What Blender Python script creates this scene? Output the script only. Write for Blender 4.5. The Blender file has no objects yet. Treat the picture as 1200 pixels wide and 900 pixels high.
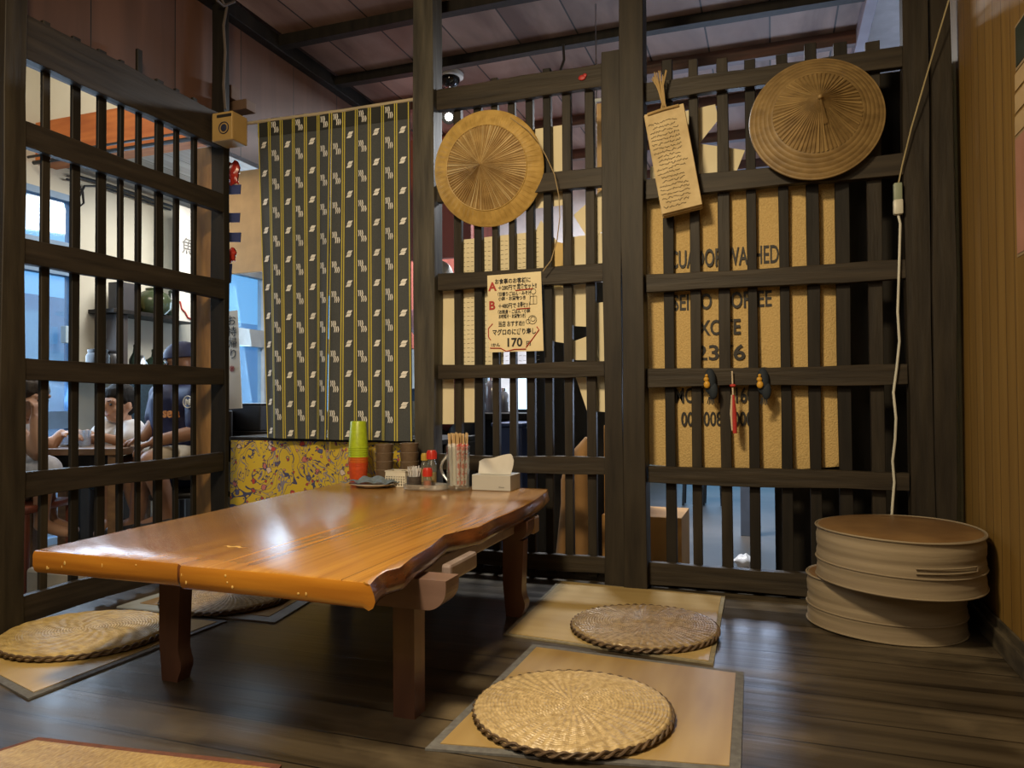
import bpy, bmesh, math, random
from mathutils import Vector, Matrix
random.seed(7)
PI = math.pi
C = bpy.context.scene.collection
sc = bpy.context.scene

# ---------------------------------------------------------------- camera, world, lights
FPX = 870.0
YAW, PITCH, ROLL = math.radians(19.4), math.radians(1.1), math.radians(-.34)
EYE = Vector((0, 0, .75))
FW = Vector((-math.sin(YAW)*math.cos(PITCH), math.cos(YAW)*math.cos(PITCH), math.sin(PITCH)))
r0 = Vector((math.cos(YAW), math.sin(YAW), 0)); u0 = r0.cross(FW)
RT = math.cos(ROLL)*r0+math.sin(ROLL)*u0; UP = -math.sin(ROLL)*r0+math.cos(ROLL)*u0
cam_d = bpy.data.cameras.new('camera'); cam = bpy.data.objects.new('camera', cam_d); C.objects.link(cam)
M4 = Matrix((RT, UP, -FW)).transposed().to_4x4(); M4.translation = EYE
cam.matrix_world = M4
cam_d.sensor_width = 36; cam_d.lens = FPX/1200*36; cam_d.clip_start = .02
sc.camera = cam
sc.view_settings.view_transform = 'Standard'
try: sc.view_settings.look = 'None'
except Exception: pass
sc.view_settings.gamma = 1; sc.view_settings.use_curve_mapping = False
sc.view_settings.exposure = 0.25
w = bpy.data.worlds.new('sky'); sc.world = w; w.use_nodes = True
w.node_tree.nodes['Background'].inputs[0].default_value = (.22, .52, .85, 1)
w.node_tree.nodes['Background'].inputs[1].default_value = 1.5

def area(name, loc, target, sx, sy, power, col, spread=180):
    l = bpy.data.lights.new(name, 'AREA'); l.shape = 'RECTANGLE'; l.size = sx; l.size_y = sy
    l.energy = power; l.color = col; l.spread = math.radians(spread)
    o = bpy.data.objects.new(name, l); C.objects.link(o); o.location = loc
    o.rotation_euler = (Vector(target)-Vector(loc)).to_track_quat('-Z', 'Y').to_euler()
    return o
area('room_lamp_light', (-.85, .55, 2.35), (-.6, 1.6, 0), .3, .3, 62, (1, .78, .48))
area('room_fill_light', (-.9, -.4, 1.9), (-1.0, 2.5, .9), 1.2, .8, 15, (1, .85, .64))
area('dining_window_light', (-4.5, 3.2, 1.3), (-3, 3.1, .7), 1.4, 1.2, 32, (.60, .78, 1))
area('dining_overhead_fill', (-3.5, 4.4, 2.3), (-3.7, 4.3, 0), .9, .9, 36, (1, .97, .92))  # unseen fill under the dining ceiling, no fixture behind it
area('dining_header_fill', (-3.5, 2.2, 2.9), (-3.6, 3.6, 1.9), 1.0, .5, 20, (1, .85, .66))  # fill added to brighten the cream header and orange beam
area('glass_door_light', (-4.45, 6.0, 1.0), (-2.5, 4.6, .7), 1.3, 1.6, 45, (.6, .82, 1))
area('kitchen_tube_light', (-1.3, 4.6, 2.5), (-1.3, 4.6, 0), 1.3, .25, 105, (.95, .97, 1))
area('hall_door_light', (-.6, 8.6, 1.2), (-.4, 4.5, 1.2), 1.6, 1.8, 7, (.55, .68, 1))
area('ceiling_bounce_light', (.0, 5.6, .9), (-.1, 4.4, 2.6), 1.0, .6, 30, (.62, .74, 1))  # upward area light added to imitate light reflected off the floor

# ---------------------------------------------------------------- picture to place helpers
def ray(x, y): return FW+(x-600)/FPX*RT-(y-450)/FPX*UP
def at(ax, v, x, y):
    d = ray(x, y); return EYE+d*((v-EYE[ax])/d[ax])
def onY(Y, x, y): return at(1, Y, x, y)
def onX(X, x, y): return at(0, X, x, y)
def onZ(Z, x, y): return at(2, Z, x, y)
def dep(x, y, d): return EYE+ray(x, y)*d

# ---------------------------------------------------------------- materials
def S(r, g, b):
    f = lambda c: ((c/255+.055)/1.055)**2.4 if c > 10 else c/255/12.92
    return (f(r), f(g), f(b), 1)
MATS = {}
def mat(name, col, rough=.6, metal=0, col2=None, scale=(8, 8, 8), detail=4, bump=0, bscale=None, spec=.5, coat=0, trans=0, emit=None, alpha=None, lo=.35, hi=.65):
    if name in MATS: return MATS[name]
    m = bpy.data.materials.new(name); m.use_nodes = True; N = m.node_tree.nodes; L = m.node_tree.links
    b = N['Principled BSDF']; b.inputs['Base Color'].default_value = col if len(col) == 4 else (*col, 1)
    b.inputs['Roughness'].default_value = rough; b.inputs['Metallic'].default_value = metal
    b.inputs['Specular IOR Level'].default_value = .25 if 'dark_aged' in name or 'near_black' in name else spec
    if coat: b.inputs['Coat Weight'].default_value = coat; b.inputs['Coat Roughness'].default_value = .12
    if trans: b.inputs['Transmission Weight'].default_value = trans; b.inputs['IOR'].default_value = 1.3
    if emit: b.inputs['Emission Color'].default_value = emit[0]; b.inputs['Emission Strength'].default_value = emit[1]
    tc = N.new('ShaderNodeTexCoord'); mp = N.new('ShaderNodeMapping'); mp.inputs['Scale'].default_value = scale
    L.new(tc.outputs['Object'], mp.inputs[0])
    nz = N.new('ShaderNodeTexNoise'); nz.inputs['Scale'].default_value = 1; nz.inputs['Detail'].default_value = detail
    L.new(mp.outputs[0], nz.inputs['Vector'])
    rp = N.new('ShaderNodeValToRGB'); rp.color_ramp.elements[0].position = lo; rp.color_ramp.elements[1].position = hi
    c2 = col2 if col2 else tuple(c*.82 for c in col[:3])
    rp.color_ramp.elements[0].color = (*c2[:3], 1); rp.color_ramp.elements[1].color = (*col[:3], 1)
    L.new(nz.outputs['Fac'], rp.inputs[0]); L.new(rp.outputs[0], b.inputs['Base Color'])
    if bump:
        bp = N.new('ShaderNodeBump'); bp.inputs['Strength'].default_value = bump; bp.inputs['Distance'].default_value = .01
        L.new(nz.outputs['Fac'], bp.inputs['Height']); L.new(bp.outputs[0], b.inputs['Normal'])
    MATS[name] = m; return m

def glass(name, tint=(.9, .96, 1), gloss=.12, op=0.0):
    if name in MATS: return MATS[name]
    m = bpy.data.materials.new(name); m.use_nodes = True; N = m.node_tree.nodes; L = m.node_tree.links
    N.remove(N['Principled BSDF'])
    t = N.new('ShaderNodeBsdfTransparent'); t.inputs[0].default_value = (*tint, 1)
    g = N.new('ShaderNodeBsdfGlossy'); g.inputs['Roughness'].default_value = .06
    d = N.new('ShaderNodeBsdfDiffuse'); d.inputs[0].default_value = (*tint, 1)
    lw = N.new('ShaderNodeLayerWeight'); lw.inputs[0].default_value = .35
    mx = N.new('ShaderNodeMixShader'); ad = N.new('ShaderNodeMath'); ad.operation = 'MULTIPLY_ADD'
    ad.inputs[1].default_value = .55; ad.inputs[2].default_value = gloss
    L.new(lw.outputs['Facing'], ad.inputs[0]); L.new(ad.outputs[0], mx.inputs[0]); L.new(t.outputs[0], mx.inputs[1]); L.new(g.outputs[0], mx.inputs[2])
    m2 = N.new('ShaderNodeMixShader'); m2.inputs[0].default_value = op
    L.new(mx.outputs[0], m2.inputs[1]); L.new(d.outputs[0], m2.inputs[2])
    L.new(m2.outputs[0], N['Material Output'].inputs[0]); MATS[name] = m; return m

def planks(name, axis, width, c1, c2, rough=.45, gap=.02, stretch=14, bump=.25, gapcol=(.004, .003, .002), tone=.5, spec=.5, coat=0, worn=None, rnoise=0):
    """boards `width` wide laid side by side along `axis` (0/1/2), grain runs along the next given axis"""
    across, along = axis
    m = bpy.data.materials.new(name); m.use_nodes = True; N = m.node_tree.nodes; L = m.node_tree.links
    b = N['Principled BSDF']; b.inputs['Roughness'].default_value = rough; b.inputs['Specular IOR Level'].default_value = spec
    if coat: b.inputs['Coat Weight'].default_value = coat; b.inputs['Coat Roughness'].default_value = .24
    tc = N.new('ShaderNodeTexCoord'); sp = N.new('ShaderNodeSeparateXYZ'); L.new(tc.outputs['Object'], sp.inputs[0])
    dv = N.new('ShaderNodeMath'); dv.operation = 'DIVIDE'; dv.inputs[1].default_value = width; L.new(sp.outputs[across], dv.inputs[0])
    fl = N.new('ShaderNodeMath'); fl.operation = 'FLOOR'; L.new(dv.outputs[0], fl.inputs[0])
    fr = N.new('ShaderNodeMath'); fr.operation = 'FRACT'; L.new(dv.outputs[0], fr.inputs[0])
    wn = N.new('ShaderNodeTexWhiteNoise'); wn.noise_dimensions = '1D'; L.new(fl.outputs[0], wn.inputs['W'])
    sc3 = [9, 9, 9]; sc3[along] = 1.1; sc3[across] = stretch*2
    mp = N.new('ShaderNodeMapping'); mp.inputs['Scale'].default_value = sc3; L.new(tc.outputs['Object'], mp.inputs[0])
    cb = N.new('ShaderNodeCombineXYZ'); 
    mm = N.new('ShaderNodeMath'); mm.operation = 'MULTIPLY'; mm.inputs[1].default_value = 37.0; L.new(wn.outputs[0], mm.inputs[0])
    for i in range(3): L.new(mm.outputs[0], cb.inputs[i])
    L.new(cb.outputs[0], mp.inputs['Location'])
    nz = N.new('ShaderNodeTexNoise'); nz.inputs['Scale'].default_value = 1; nz.inputs['Detail'].default_value = 6; nz.inputs['Distortion'].default_value = .6
    L.new(mp.outputs[0], nz.inputs['Vector'])
    rp = N.new('ShaderNodeValToRGB'); rp.color_ramp.elements[0].position = .3; rp.color_ramp.elements[1].position = .7
    rp.color_ramp.elements[0].color = (*c1[:3], 1); rp.color_ramp.elements[1].color = (*c2[:3], 1); L.new(nz.outputs['Fac'], rp.inputs[0])
    hs = N.new('ShaderNodeHueSaturation'); vr = N.new('ShaderNodeMapRange'); vr.inputs['To Min'].default_value = 1-tone*.5; vr.inputs['To Max'].default_value = 1+tone*.5
    L.new(wn.outputs[0], vr.inputs[0]); L.new(vr.outputs[0], hs.inputs['Value']); L.new(rp.outputs[0], hs.inputs['Color'])
    last = hs.outputs[0]
    if worn:
        n2 = N.new('ShaderNodeTexNoise'); n2.inputs['Scale'].default_value = 2.2; n2.inputs['Detail'].default_value = 8; L.new(tc.outputs['Object'], n2.inputs['Vector'])
        r2 = N.new('ShaderNodeValToRGB'); r2.color_ramp.elements[0].position = .52; r2.color_ramp.elements[1].position = .72
        L.new(n2.outputs['Fac'], r2.inputs[0])
        mx2 = N.new('ShaderNodeMix'); mx2.data_type = 'RGBA'; L.new(r2.outputs[0], mx2.inputs[0]); L.new(last, mx2.inputs[6]); mx2.inputs[7].default_value = (*worn[:3], 1)
        last = mx2.outputs[2]
    # gap mask
    g1 = N.new('ShaderNodeMath'); g1.operation = 'LESS_THAN'; g1.inputs[1].default_value = gap; L.new(fr.outputs[0], g1.inputs[0])
    mx = N.new('ShaderNodeMix'); mx.data_type = 'RGBA'; L.new(g1.outputs[0], mx.inputs[0]); L.new(last, mx.inputs[6]); mx.inputs[7].default_value = (*gapcol, 1)
    L.new(mx.outputs[2], b.inputs['Base Color'])
    sb = N.new('ShaderNodeMath'); sb.operation = 'SUBTRACT'; L.new(nz.outputs['Fac'], sb.inputs[0]); L.new(g1.outputs[0], sb.inputs[1])
    bp = N.new('ShaderNodeBump'); bp.inputs['Strength'].default_value = bump; bp.inputs['Distance'].default_value = .004
    L.new(sb.outputs[0], bp.inputs['Height']); L.new(bp.outputs[0], b.inputs['Normal'])
    if rnoise:
        rr = N.new('ShaderNodeMapRange'); rr.inputs['To Min'].default_value = rough-rnoise; rr.inputs['To Max'].default_value = rough+rnoise
        L.new(nz.outputs['Fac'], rr.inputs[0]); L.new(rr.outputs[0], b.inputs['Roughness'])
    return m

DARK = mat('dark_aged_wood', (.034, .027, .018), .55, col2=(.014, .011, .008), scale=(30, 30, 3.5), bump=.3, lo=.3, hi=.75)
DARKX = mat('dark_aged_rail_wood', (.046, .036, .024), .55, col2=(.018, .014, .010), scale=(3, 30, 40), bump=.35, lo=.3, hi=.75)
DARKY = mat('dark_aged_side_rail_wood', (.036, .028, .021), .55, col2=(.014, .011, .009), scale=(30, 3, 40), bump=.3, lo=.3, hi=.75)
BLACKW = mat('near_black_wood', (.015, .012, .009), .6, col2=(.007, .006, .005), scale=(25, 25, 3), bump=.2)
PAPER = mat('cream_paper', S(222, 212, 180), .7, col2=S(210, 198, 162), scale=(3, 3, 3), bump=.05)
WHITEP = mat('white_paper', S(226, 224, 214), .7, col2=S(214, 212, 202), scale=(3, 3, 3))
INK = mat('black_ink', (.012, .011, .010), .6)
RED = mat('red_ink', (.42, .03, .02), .5)
CREAMWALL = mat('cream_plaster', S(205, 202, 186), .8, col2=S(192, 188, 170), scale=(1.5, 1.5, 1.5))
WHITE = mat('white_ceramic', (.75, .74, .68), .25)
BLACK = mat('black_plastic', (.012, .012, .014), .4)
METAL = mat('dull_steel', (.55, .57, .6), .3, metal=1)

# ---------------------------------------------------------------- mesh helpers
def box(bm, lo, hi, bev=0.0, rot=None, piv=None):
    r = bmesh.ops.create_cube(bm, size=1); vs = r['verts']
    c = (Vector(lo)+Vector(hi))/2; s = Vector(hi)-Vector(lo)
    for v in vs: v.co = Vector((v.co.x*s.x, v.co.y*s.y, v.co.z*s.z))+c
    if bev:
        es = list({e for v in vs for e in v.link_edges})
        rr = bmesh.ops.bevel(bm, geom=es, offset=min(bev, min(abs(a) for a in s)*.45), segments=2, affect='EDGES', profile=.5)
        vs = list({v for f in rr['faces'] for v in f.verts} | {v for v in vs if v.is_valid})
    if rot: bmesh.ops.rotate(bm, verts=vs, cent=piv if piv else c, matrix=rot)
    return vs
def tube(bm, pts, r, n=8, caps=True):
    pts = [Vector(p) for p in pts]; rs = r if isinstance(r, (list, tuple)) else [r]*len(pts)
    rings = []; prev = None
    for i, p in enumerate(pts):
        t = (pts[min(i+1, len(pts)-1)]-pts[max(i-1, 0)]).normalized()
        if prev is None:
            a = t.cross(Vector((0, 0, 1)));
            if a.length < .1: a = t.cross(Vector((1, 0, 0)))
            a.normalize()
        else:
            a = prev-t*prev.dot(t); a.normalize()
        prev = a; b = t.cross(a)
        rings.append([bm.verts.new(p+rs[i]*(math.cos(k*2*PI/n)*a+math.sin(k*2*PI/n)*b)) for k in range(n)])
    for i in range(len(rings)-1):
        for k in range(n):
            bm.faces.new((rings[i][k], rings[i][(k+1) % n], rings[i+1][(k+1) % n], rings[i+1][k]))
    if caps:
        bm.faces.new(rings[0][::-1]); bm.faces.new(rings[-1])
    return rings
def lathe(bm, prof, cen=(0, 0, 0), n=32, sx=1, sy=1, closed=False):
    cen = Vector(cen); rings = []
    for (r, z) in prof:
        if r < 1e-6: rings.append([bm.verts.new(cen+Vector((0, 0, z)))])
        else: rings.append([bm.verts.new(cen+Vector((r*sx*math.cos(k*2*PI/n), r*sy*math.sin(k*2*PI/n), z))) for k in range(n)])
    for i in range(len(rings)-1):
        A, B = rings[i], rings[i+1]
        for k in range(n):
            k2 = (k+1) % n
            if len(A) == 1 and len(B) == 1: continue
            if len(A) == 1: bm.faces.new((A[0], B[k2], B[k])) if False else bm.faces.new((A[0], B[k], B[k2])[::-1])
            elif len(B) == 1: bm.faces.new((A[k], A[k2], B[0]))
            else: bm.faces.new((A[k], A[k2], B[k2], B[k]))
    return rings
def sph(bm, c, r, sc3=(1, 1, 1), rot=None, seg=16):
    q = bmesh.ops.create_uvsphere(bm, u_segments=seg, v_segments=seg//2+2, radius=1)
    for v in q['verts']:
        p = Vector((v.co.x*r*sc3[0], v.co.y*r*sc3[1], v.co.z*r*sc3[2]))
        if rot: p = rot@p
        v.co = p+Vector(c)
def obj(name, bm, mats, parent=None, smooth=False, loc=None):
    """link as one mesh; origin moved to the mesh's centre-bottom (or to loc)"""
    me = bpy.data.meshes.new(name)
    bmesh.ops.recalc_face_normals(bm, faces=bm.faces[:])
    bm.to_mesh(me); bm.free()
    for m in (mats if isinstance(mats, (list, tuple)) else [mats]): me.materials.append(m)
    if smooth:
        for p in me.polygons: p.use_smooth = True
        try: me.set_sharp_from_angle(angle=math.radians(40))
        except Exception: pass
    o = bpy.data.objects.new(name, me); C.objects.link(o)
    if parent is not None:
        o.parent = parent; bpy.context.view_layer.update() if False else None
        inv = parent_inv(parent); me.transform(inv)
    elif loc is not None:
        me.transform(Matrix.Translation(-Vector(loc))); o.location = loc
    return o
def world_m(o):
    m = o.matrix_basis.copy()
    if o.parent: m = world_m(o.parent)@m
    return m
def parent_inv(p): return world_m(p).inverted()
def tag(o, label=None, cat=None, group=None, kind=None):
    if label: o['label'] = label
    if cat: o['category'] = cat
    if group: o['group'] = group
    if kind: o['kind'] = kind
    return o
def thing(name, loc, label, cat, group=None, rotz=0):
    o = bpy.data.objects.new(name, None); C.objects.link(o); o.location = loc; o.rotation_euler = (0, 0, rotz); o.empty_display_size = .05
    return tag(o, label, cat, group)
def struct(name, lo, hi, m, bev=0):
    bm = bmesh.new(); box(bm, lo, hi, bev); return tag(obj(name, bm, m), kind='structure')
def bx(name, lo, hi, m, parent=None, bev=.003, rot=None, piv=None, smooth=False):
    bm = bmesh.new(); box(bm, lo, hi, bev, rot, piv); return obj(name, bm, m, parent, smooth)
def NB(): return bmesh.new()
def wob_bar(bm, lo, hi, ax, amp=.002, n=9):
    """hand-hewn bar: box split along ax with slight wobble"""
    lo = Vector(lo); hi = Vector(hi); o = [i for i in range(3) if i != ax]; rings = []
    ph = random.random()*9; ch = .0018
    for i in range(n+1):
        t = i/n; base = lo[ax]+(hi[ax]-lo[ax])*t
        j = [amp*math.sin(ph+t*7+k*2)+random.uniform(-amp, amp)*.6 for k in range(4)]
        a0, a1, b0, b1 = lo[o[0]]+j[0], hi[o[0]]+j[1], lo[o[1]]+j[2], hi[o[1]]+j[3]
        ring = []
        for (a, b) in ((a0+ch, b0), (a1-ch, b0), (a1, b0+ch), (a1, b1-ch), (a1-ch, b1), (a0+ch, b1), (a0, b1-ch), (a0, b0+ch)):
            p = Vector((0, 0, 0)); p[ax] = base; p[o[0]] = a; p[o[1]] = b; ring.append(bm.verts.new(p))
        rings.append(ring)
    for i in range(n):
        for k in range(8): bm.faces.new((rings[i][k], rings[i][(k+1) % 8], rings[i+1][(k+1) % 8], rings[i+1][k]))
    bm.faces.new(rings[0][::-1]); bm.faces.new(rings[-1])
def bar(name, lo, hi, ax, m, parent=None, amp=.002):
    bm = NB(); wob_bar(bm, lo, hi, ax, amp); return obj(name, bm, m, parent, smooth=True)
def text(name, body, size, loc, rot, m, parent=None, ext=.0006, sx=1, bold=0, align='LEFT'):
    cu = bpy.data.curves.new(name, 'FONT'); cu.body = body; cu.size = size; cu.extrude = ext; cu.offset = bold; cu.resolution_u = 3; cu.align_x = align
    t = bpy.data.objects.new('tmp', cu); C.objects.link(t)
    dg = bpy.context.evaluated_depsgraph_get(); me = bpy.data.meshes.new_from_object(t.evaluated_get(dg)); bpy.data.objects.remove(t)
    me.transform(Matrix.Translation(Vector(loc))@rot.to_4x4()@Matrix.Diagonal((sx, 1, 1, 1)))
    me.materials.clear(); me.materials.append(m)
    o = bpy.data.objects.new(name, me); C.objects.link(o)
    if parent is not None: o.parent = parent; me.transform(parent_inv(parent))
    return o
FACE_Y = Matrix.Rotation(PI/2, 3, 'X')       # lies in XZ plane facing -Y
def stroke(bm, pts, wd, nrm=Vector((0, -1, 0)), th=.0006):
    tube(bm, pts, [wd/2]*len(pts), 5)
def copy_tree(o, parent=None):
    c = o.copy(); C.objects.link(c)
    if parent is not None: c.parent = parent
    for ch in list(o.children): copy_tree(ch, c)
    return c

# ================================================================ THE SETTING
YW = 2.98      # lattice plane
XL = -2.35     # left lattice plane
XR = .63       # right wall
FZ = -.22      # floor of the shop beyond the raised room
FLOORM = planks('worn_dark_floor_boards', (1, 0), .145, (.017, .013, .009), (.072, .056, .036), rough=.33, gap=.03, stretch=9, bump=.45, worn=(.17, .135, .085), spec=.5, rnoise=.1)
struct('floor', (XL-.12, -1.2, -.2), (XR+.1, YW+.1, 0), FLOORM)
CONC = mat('grey_concrete', S(104, 97, 90), .5, col2=S(66, 62, 58), scale=(1.2, 1.2, 1.2), detail=8, bump=.1)
struct('floor_shop', (-4.7, .6, FZ-.1), (2.2, 9.1, FZ), CONC)
RWALL = planks('honey_vertical_boards', (1, 2), .085, (.175, .098, .022), (.235, .138, .034), rough=.5, gap=.05, stretch=10, bump=.3, tone=.18, gapcol=(.05, .025, .008))
struct('wall_right', (XR, -1.2, 0), (XR+.1, YW+.25, 3.1), RWALL)
bm = NB(); wob_bar(bm, (XR-.022, -1.2, 0), (XR, YW-.02, .06), 1); wob_bar(bm, (XR-.012, -1.2, .06), (XR, YW-.02, .085), 1)
tag(obj('baseboard_right', bm, mat('chipped_grey_wood', (.10, .08, .05), .6, col2=(.03, .024, .016), scale=(20, 8, 20), bump=.3)), kind='structure')
struct('wall_behind', (XL-.1, -1.3, 0), (XR+.1, -1.2, 3.1), RWALL)
struct('ceiling_room', (XL-.1, -1.3, 3.0), (XR+.1, 2.6, 3.1), mat('brown_ceiling', (.10, .055, .035), .7))
# plank ceiling seen over the lattice
CEILM = planks('brown_ceiling_boards', (0, 1), .31, (.10, .050, .034), (.30, .20, .155), rough=.6, gap=.028, stretch=2.2, bump=.5, tone=.5, worn=(.16, .085, .055))
struct('ceiling', (XL, 2.6, 2.62), (.44, 9.0, 2.66), CEILM)
BEAM = mat('dark_red_beam_wood', (.085, .032, .020), .5, col2=(.04, .018, .012), scale=(4, 30, 30), bump=.2)
for i, (y, h) in enumerate(((3.16, .055), (3.68, .05), (4.12, .07), (4.75, .06), (5.4, .07), (6.1, .07), (6.9, .07))):
    bm = NB(); wob_bar(bm, (XL-.07, y, 2.62-h), (.44, y+.055, 2.62), 0, .002); tag(obj('trim_%d' % (i+1), bm, BEAM if i > 1 else BLACKW), kind='structure')
bm = NB(); wob_bar(bm, (.42, 2.6, 2.54), (.47, 8.9, 2.70), 1); tag(obj('trim_8', bm, mat('grey_violet_paint', (.30, .28, .34), .6)), kind='structure')
struct('ceiling_upper', (-4.7, -1.3, 3.35), (2.3, 9.1, 3.4), mat('pale_plaster', (.62, .60, .64), .8))
# brown boarding over the left lattice
LWALL = planks('red_brown_boards', (1, 2), .42, (.075, .036, .024), (.115, .055, .037), rough=.6, gap=.012, stretch=6, bump=.15, tone=.2)
struct('wall_left', (XL-.12, -1.3, 1.93), (XL-.075, 4.3, 3.3), LWALL)
struct('wall_left_near', (XL-.12, -1.3, -.2), (XL-.05, 1.55, 1.93), LWALL)
bm = NB(); wob_bar(bm, (XL-.075, 1.5, 2.55), (XL-.02, 4.3, 2.62), 1); tag(obj('trim_9', bm, BLACKW), kind='structure')
# dining side
struct('wall_dining', (-4.7, 3.9, FZ), (-4.6, 5.3, 3.3), CREAMWALL)
struct('wall_dining_upper', (-4.7, .6, 2.18), (-4.6, 3.9, 3.3), CREAMWALL)
struct('wall_dining_middle', (-4.7, .6, 1.66), (-4.6, 3.9, 1.80), WHITEP)
struct('wall_dining_near', (-4.7, .6, FZ), (-4.6, 2.6, 1.7), CREAMWALL)
struct('wall_dining_door_head', (-4.7, 5.3, 1.95), (-4.6, 9.1, 3.3), mat('pale_grey_plaster', (.55, .57, .6), .7))
struct('wall_dining_south', (-4.7, .5, FZ), (XL-.12, .6, 3.3), CREAMWALL)
struct('wall_header', (-4.6, 3.62, 2.56), (XL-.12, 3.72, 3.35), CREAMWALL)
ORANGE = mat('orange_brown_beam', S(178, 104, 48), .6, col2=S(150, 80, 34), scale=(3, 30, 20), bump=.2)
bm = NB(); wob_bar(bm, (-4.6, 3.57, 2.33), (XL-.12, 3.72, 2.60), 0, .003); tag(obj('trim_10', bm, ORANGE), kind='structure')
struct('ceiling_dining', (-4.6, 3.72, 2.36), (XL-.12, 9.0, 2.40), planks('grey_ceiling_boards', (0, 1), .22, (.19, .17, .15), (.30, .28, .26), gap=.03, tone=.3))
struct('wall_far', (-4.7, 9.0, FZ), (-1.1, 9.1, 3.4), CREAMWALL)
struct('wall_far_right', (.3, 9.0, FZ), (2.3, 9.1, 3.4), CREAMWALL)
struct('wall_far_top', (-1.1, 9.0, 1.9), (.3, 9.1, 3.4), CREAMWALL)
struct('wall_east', (2.2, 3.2, FZ), (2.3, 9.1, 3.4), CREAMWALL)
struct('wall_partition', (.0, YW+.24, FZ), (XR+1.7, YW+.29, 2.02), BLACKW)
struct('wall_kitchen', (-2.35, 6.2, FZ), (-1.05, 6.28, 2.62), mat('kitchen_white_wall', (.72, .72, .74), .6))
struct('wall_kitchen_red', (-2.40, 4.3, 1.1), (-2.36, 6.2, 2.62), mat('rust_red_boards', (.30, .075, .05), .6, col2=(.20, .05, .035), scale=(2, 10, 1)))
RUST = MATS['rust_red_boards']

def window(n, lo, hi, rails_y, rails_z, fm, gm=None):
    """window or glazed door in the plane X = const"""
    bm = NB(); t = .045
    x0, x1 = lo[0], hi[0]
    box(bm, (x0, lo[1], lo[2]), (x1, lo[1]+t, hi[2])); box(bm, (x0, hi[1]-t, lo[2]), (x1, hi[1], hi[2]))
    box(bm, (x0, lo[1], lo[2]), (x1, hi[1], lo[2]+t)); box(bm, (x0, lo[1], hi[2]-t), (x1, hi[1], hi[2]))
    for y in rails_y: box(bm, (x0, y-.03, lo[2]), (x1, y+.03, hi[2]))
    for z, h in rails_z: box(bm, (x0, lo[1], z-h/2), (x1, hi[1], z+h/2))
    o = tag(obj(n, bm, fm), kind='structure')
    bm = NB(); box(bm, ((x0+x1)/2-.003, lo[1]+.01, lo[2]+.01), ((x0+x1)/2+.003, hi[1]-.01, hi[2]-.01))
    obj('pane', bm, glass('window_glass', (.75, .9, 1), .05, .12), o)
    return o
BLUEF = mat('pale_blue_painted_frame', S(120, 150, 180), .5)
WFR = mat('white_painted_frame', S(205, 212, 215), .5)
window('window_1', (-4.68, 2.6, 1.80), (-4.60, 3.9, 2.18), (3.2,), (), BLUEF)
window('door_1', (-4.68, 2.6, FZ), (-4.60, 3.9, 1.66), (3.25,), ((.62, .12),), BLUEF)
window('door_2', (-4.68, 5.3, FZ), (-4.60, 7.4, 1.95), (5.95, 6.6), ((1.33, .16), (.0, .3)), WFR)
window('door_3', (-4.68, 7.4, FZ), (-4.60, 9.0, 1.95), (8.2,), ((1.33, .16),), WFR)
# outside: pale building across the lane
struct('wall_outside', (-7.6, 0, FZ-.2), (-7.5, 10, 1.9), mat('blue_grey_outside_wall', S(205, 228, 240), .8, col2=S(150, 190, 220), scale=(.6, 1.2, .9)))
struct('floor_outside', (-7.6, -1, FZ-.2), (-4.7, 10, FZ-.1), CONC)
struct('floor_hall', (-1.6, 9.1, FZ-.1), (.8, 11, FZ), CONC)

# ================================================================ LATTICES AND POSTS
def Xp(px, py=450, Y=YW): return onY(Y, px, py).x
def Yp(px, py=450, X=XL): return onX(X, px, py).y
def Zp(px, py, Y=YW): return onY(Y, px, py).z

PX0, PX1 = Xp(733.5), Xp(760)
# back panel beside the noren
x0, x1 = Xp(517), Xp(711)
L1 = thing('lattice_screen', ((x0+x1)/2, YW, 0), 'dark wooden lattice screen in the middle holding the flat straw hat and the paper menu', 'lattice screen')
for zc, h in ((onY(YW, 614, 106).z, .095), (onY(YW, 705, 209.5).z, .078), (onY(YW, 705, 320.5).z, .070), (onY(YW, 705, 433).z, .062), (onY(YW, 705, 545.5).z, .068), (onY(YW, 705, 661).z, .062)):
    bar('rail', (x0+.001, YW-.035, zc-h/2), (Xp(710.5)-.001, YW-.003, zc+h/2), 0, DARKX, L1, .0025)
for px, tw, top in ((537, 9, 104), (561, 10, 99), (581, 8, 91), (601, 8, 95), (622, 9.5, 96), (643, 9.5, 80), (666, 10, 92), (693, 10.5, 88)):
    xc = Xp(px); wd = tw*.0037
    bar('slat', (xc-wd/2, YW-.002, .02), (xc+wd/2, YW+.026, onY(YW, px, top).z), 2, BLACKW if random.random() < .5 else DARK, L1, .0015)
bar('stile', (Xp(710.5), YW-.05, .0), (Xp(732.5), YW+.027, onY(YW, 720, 66).z), 2, DARK, L1, .003)
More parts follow.
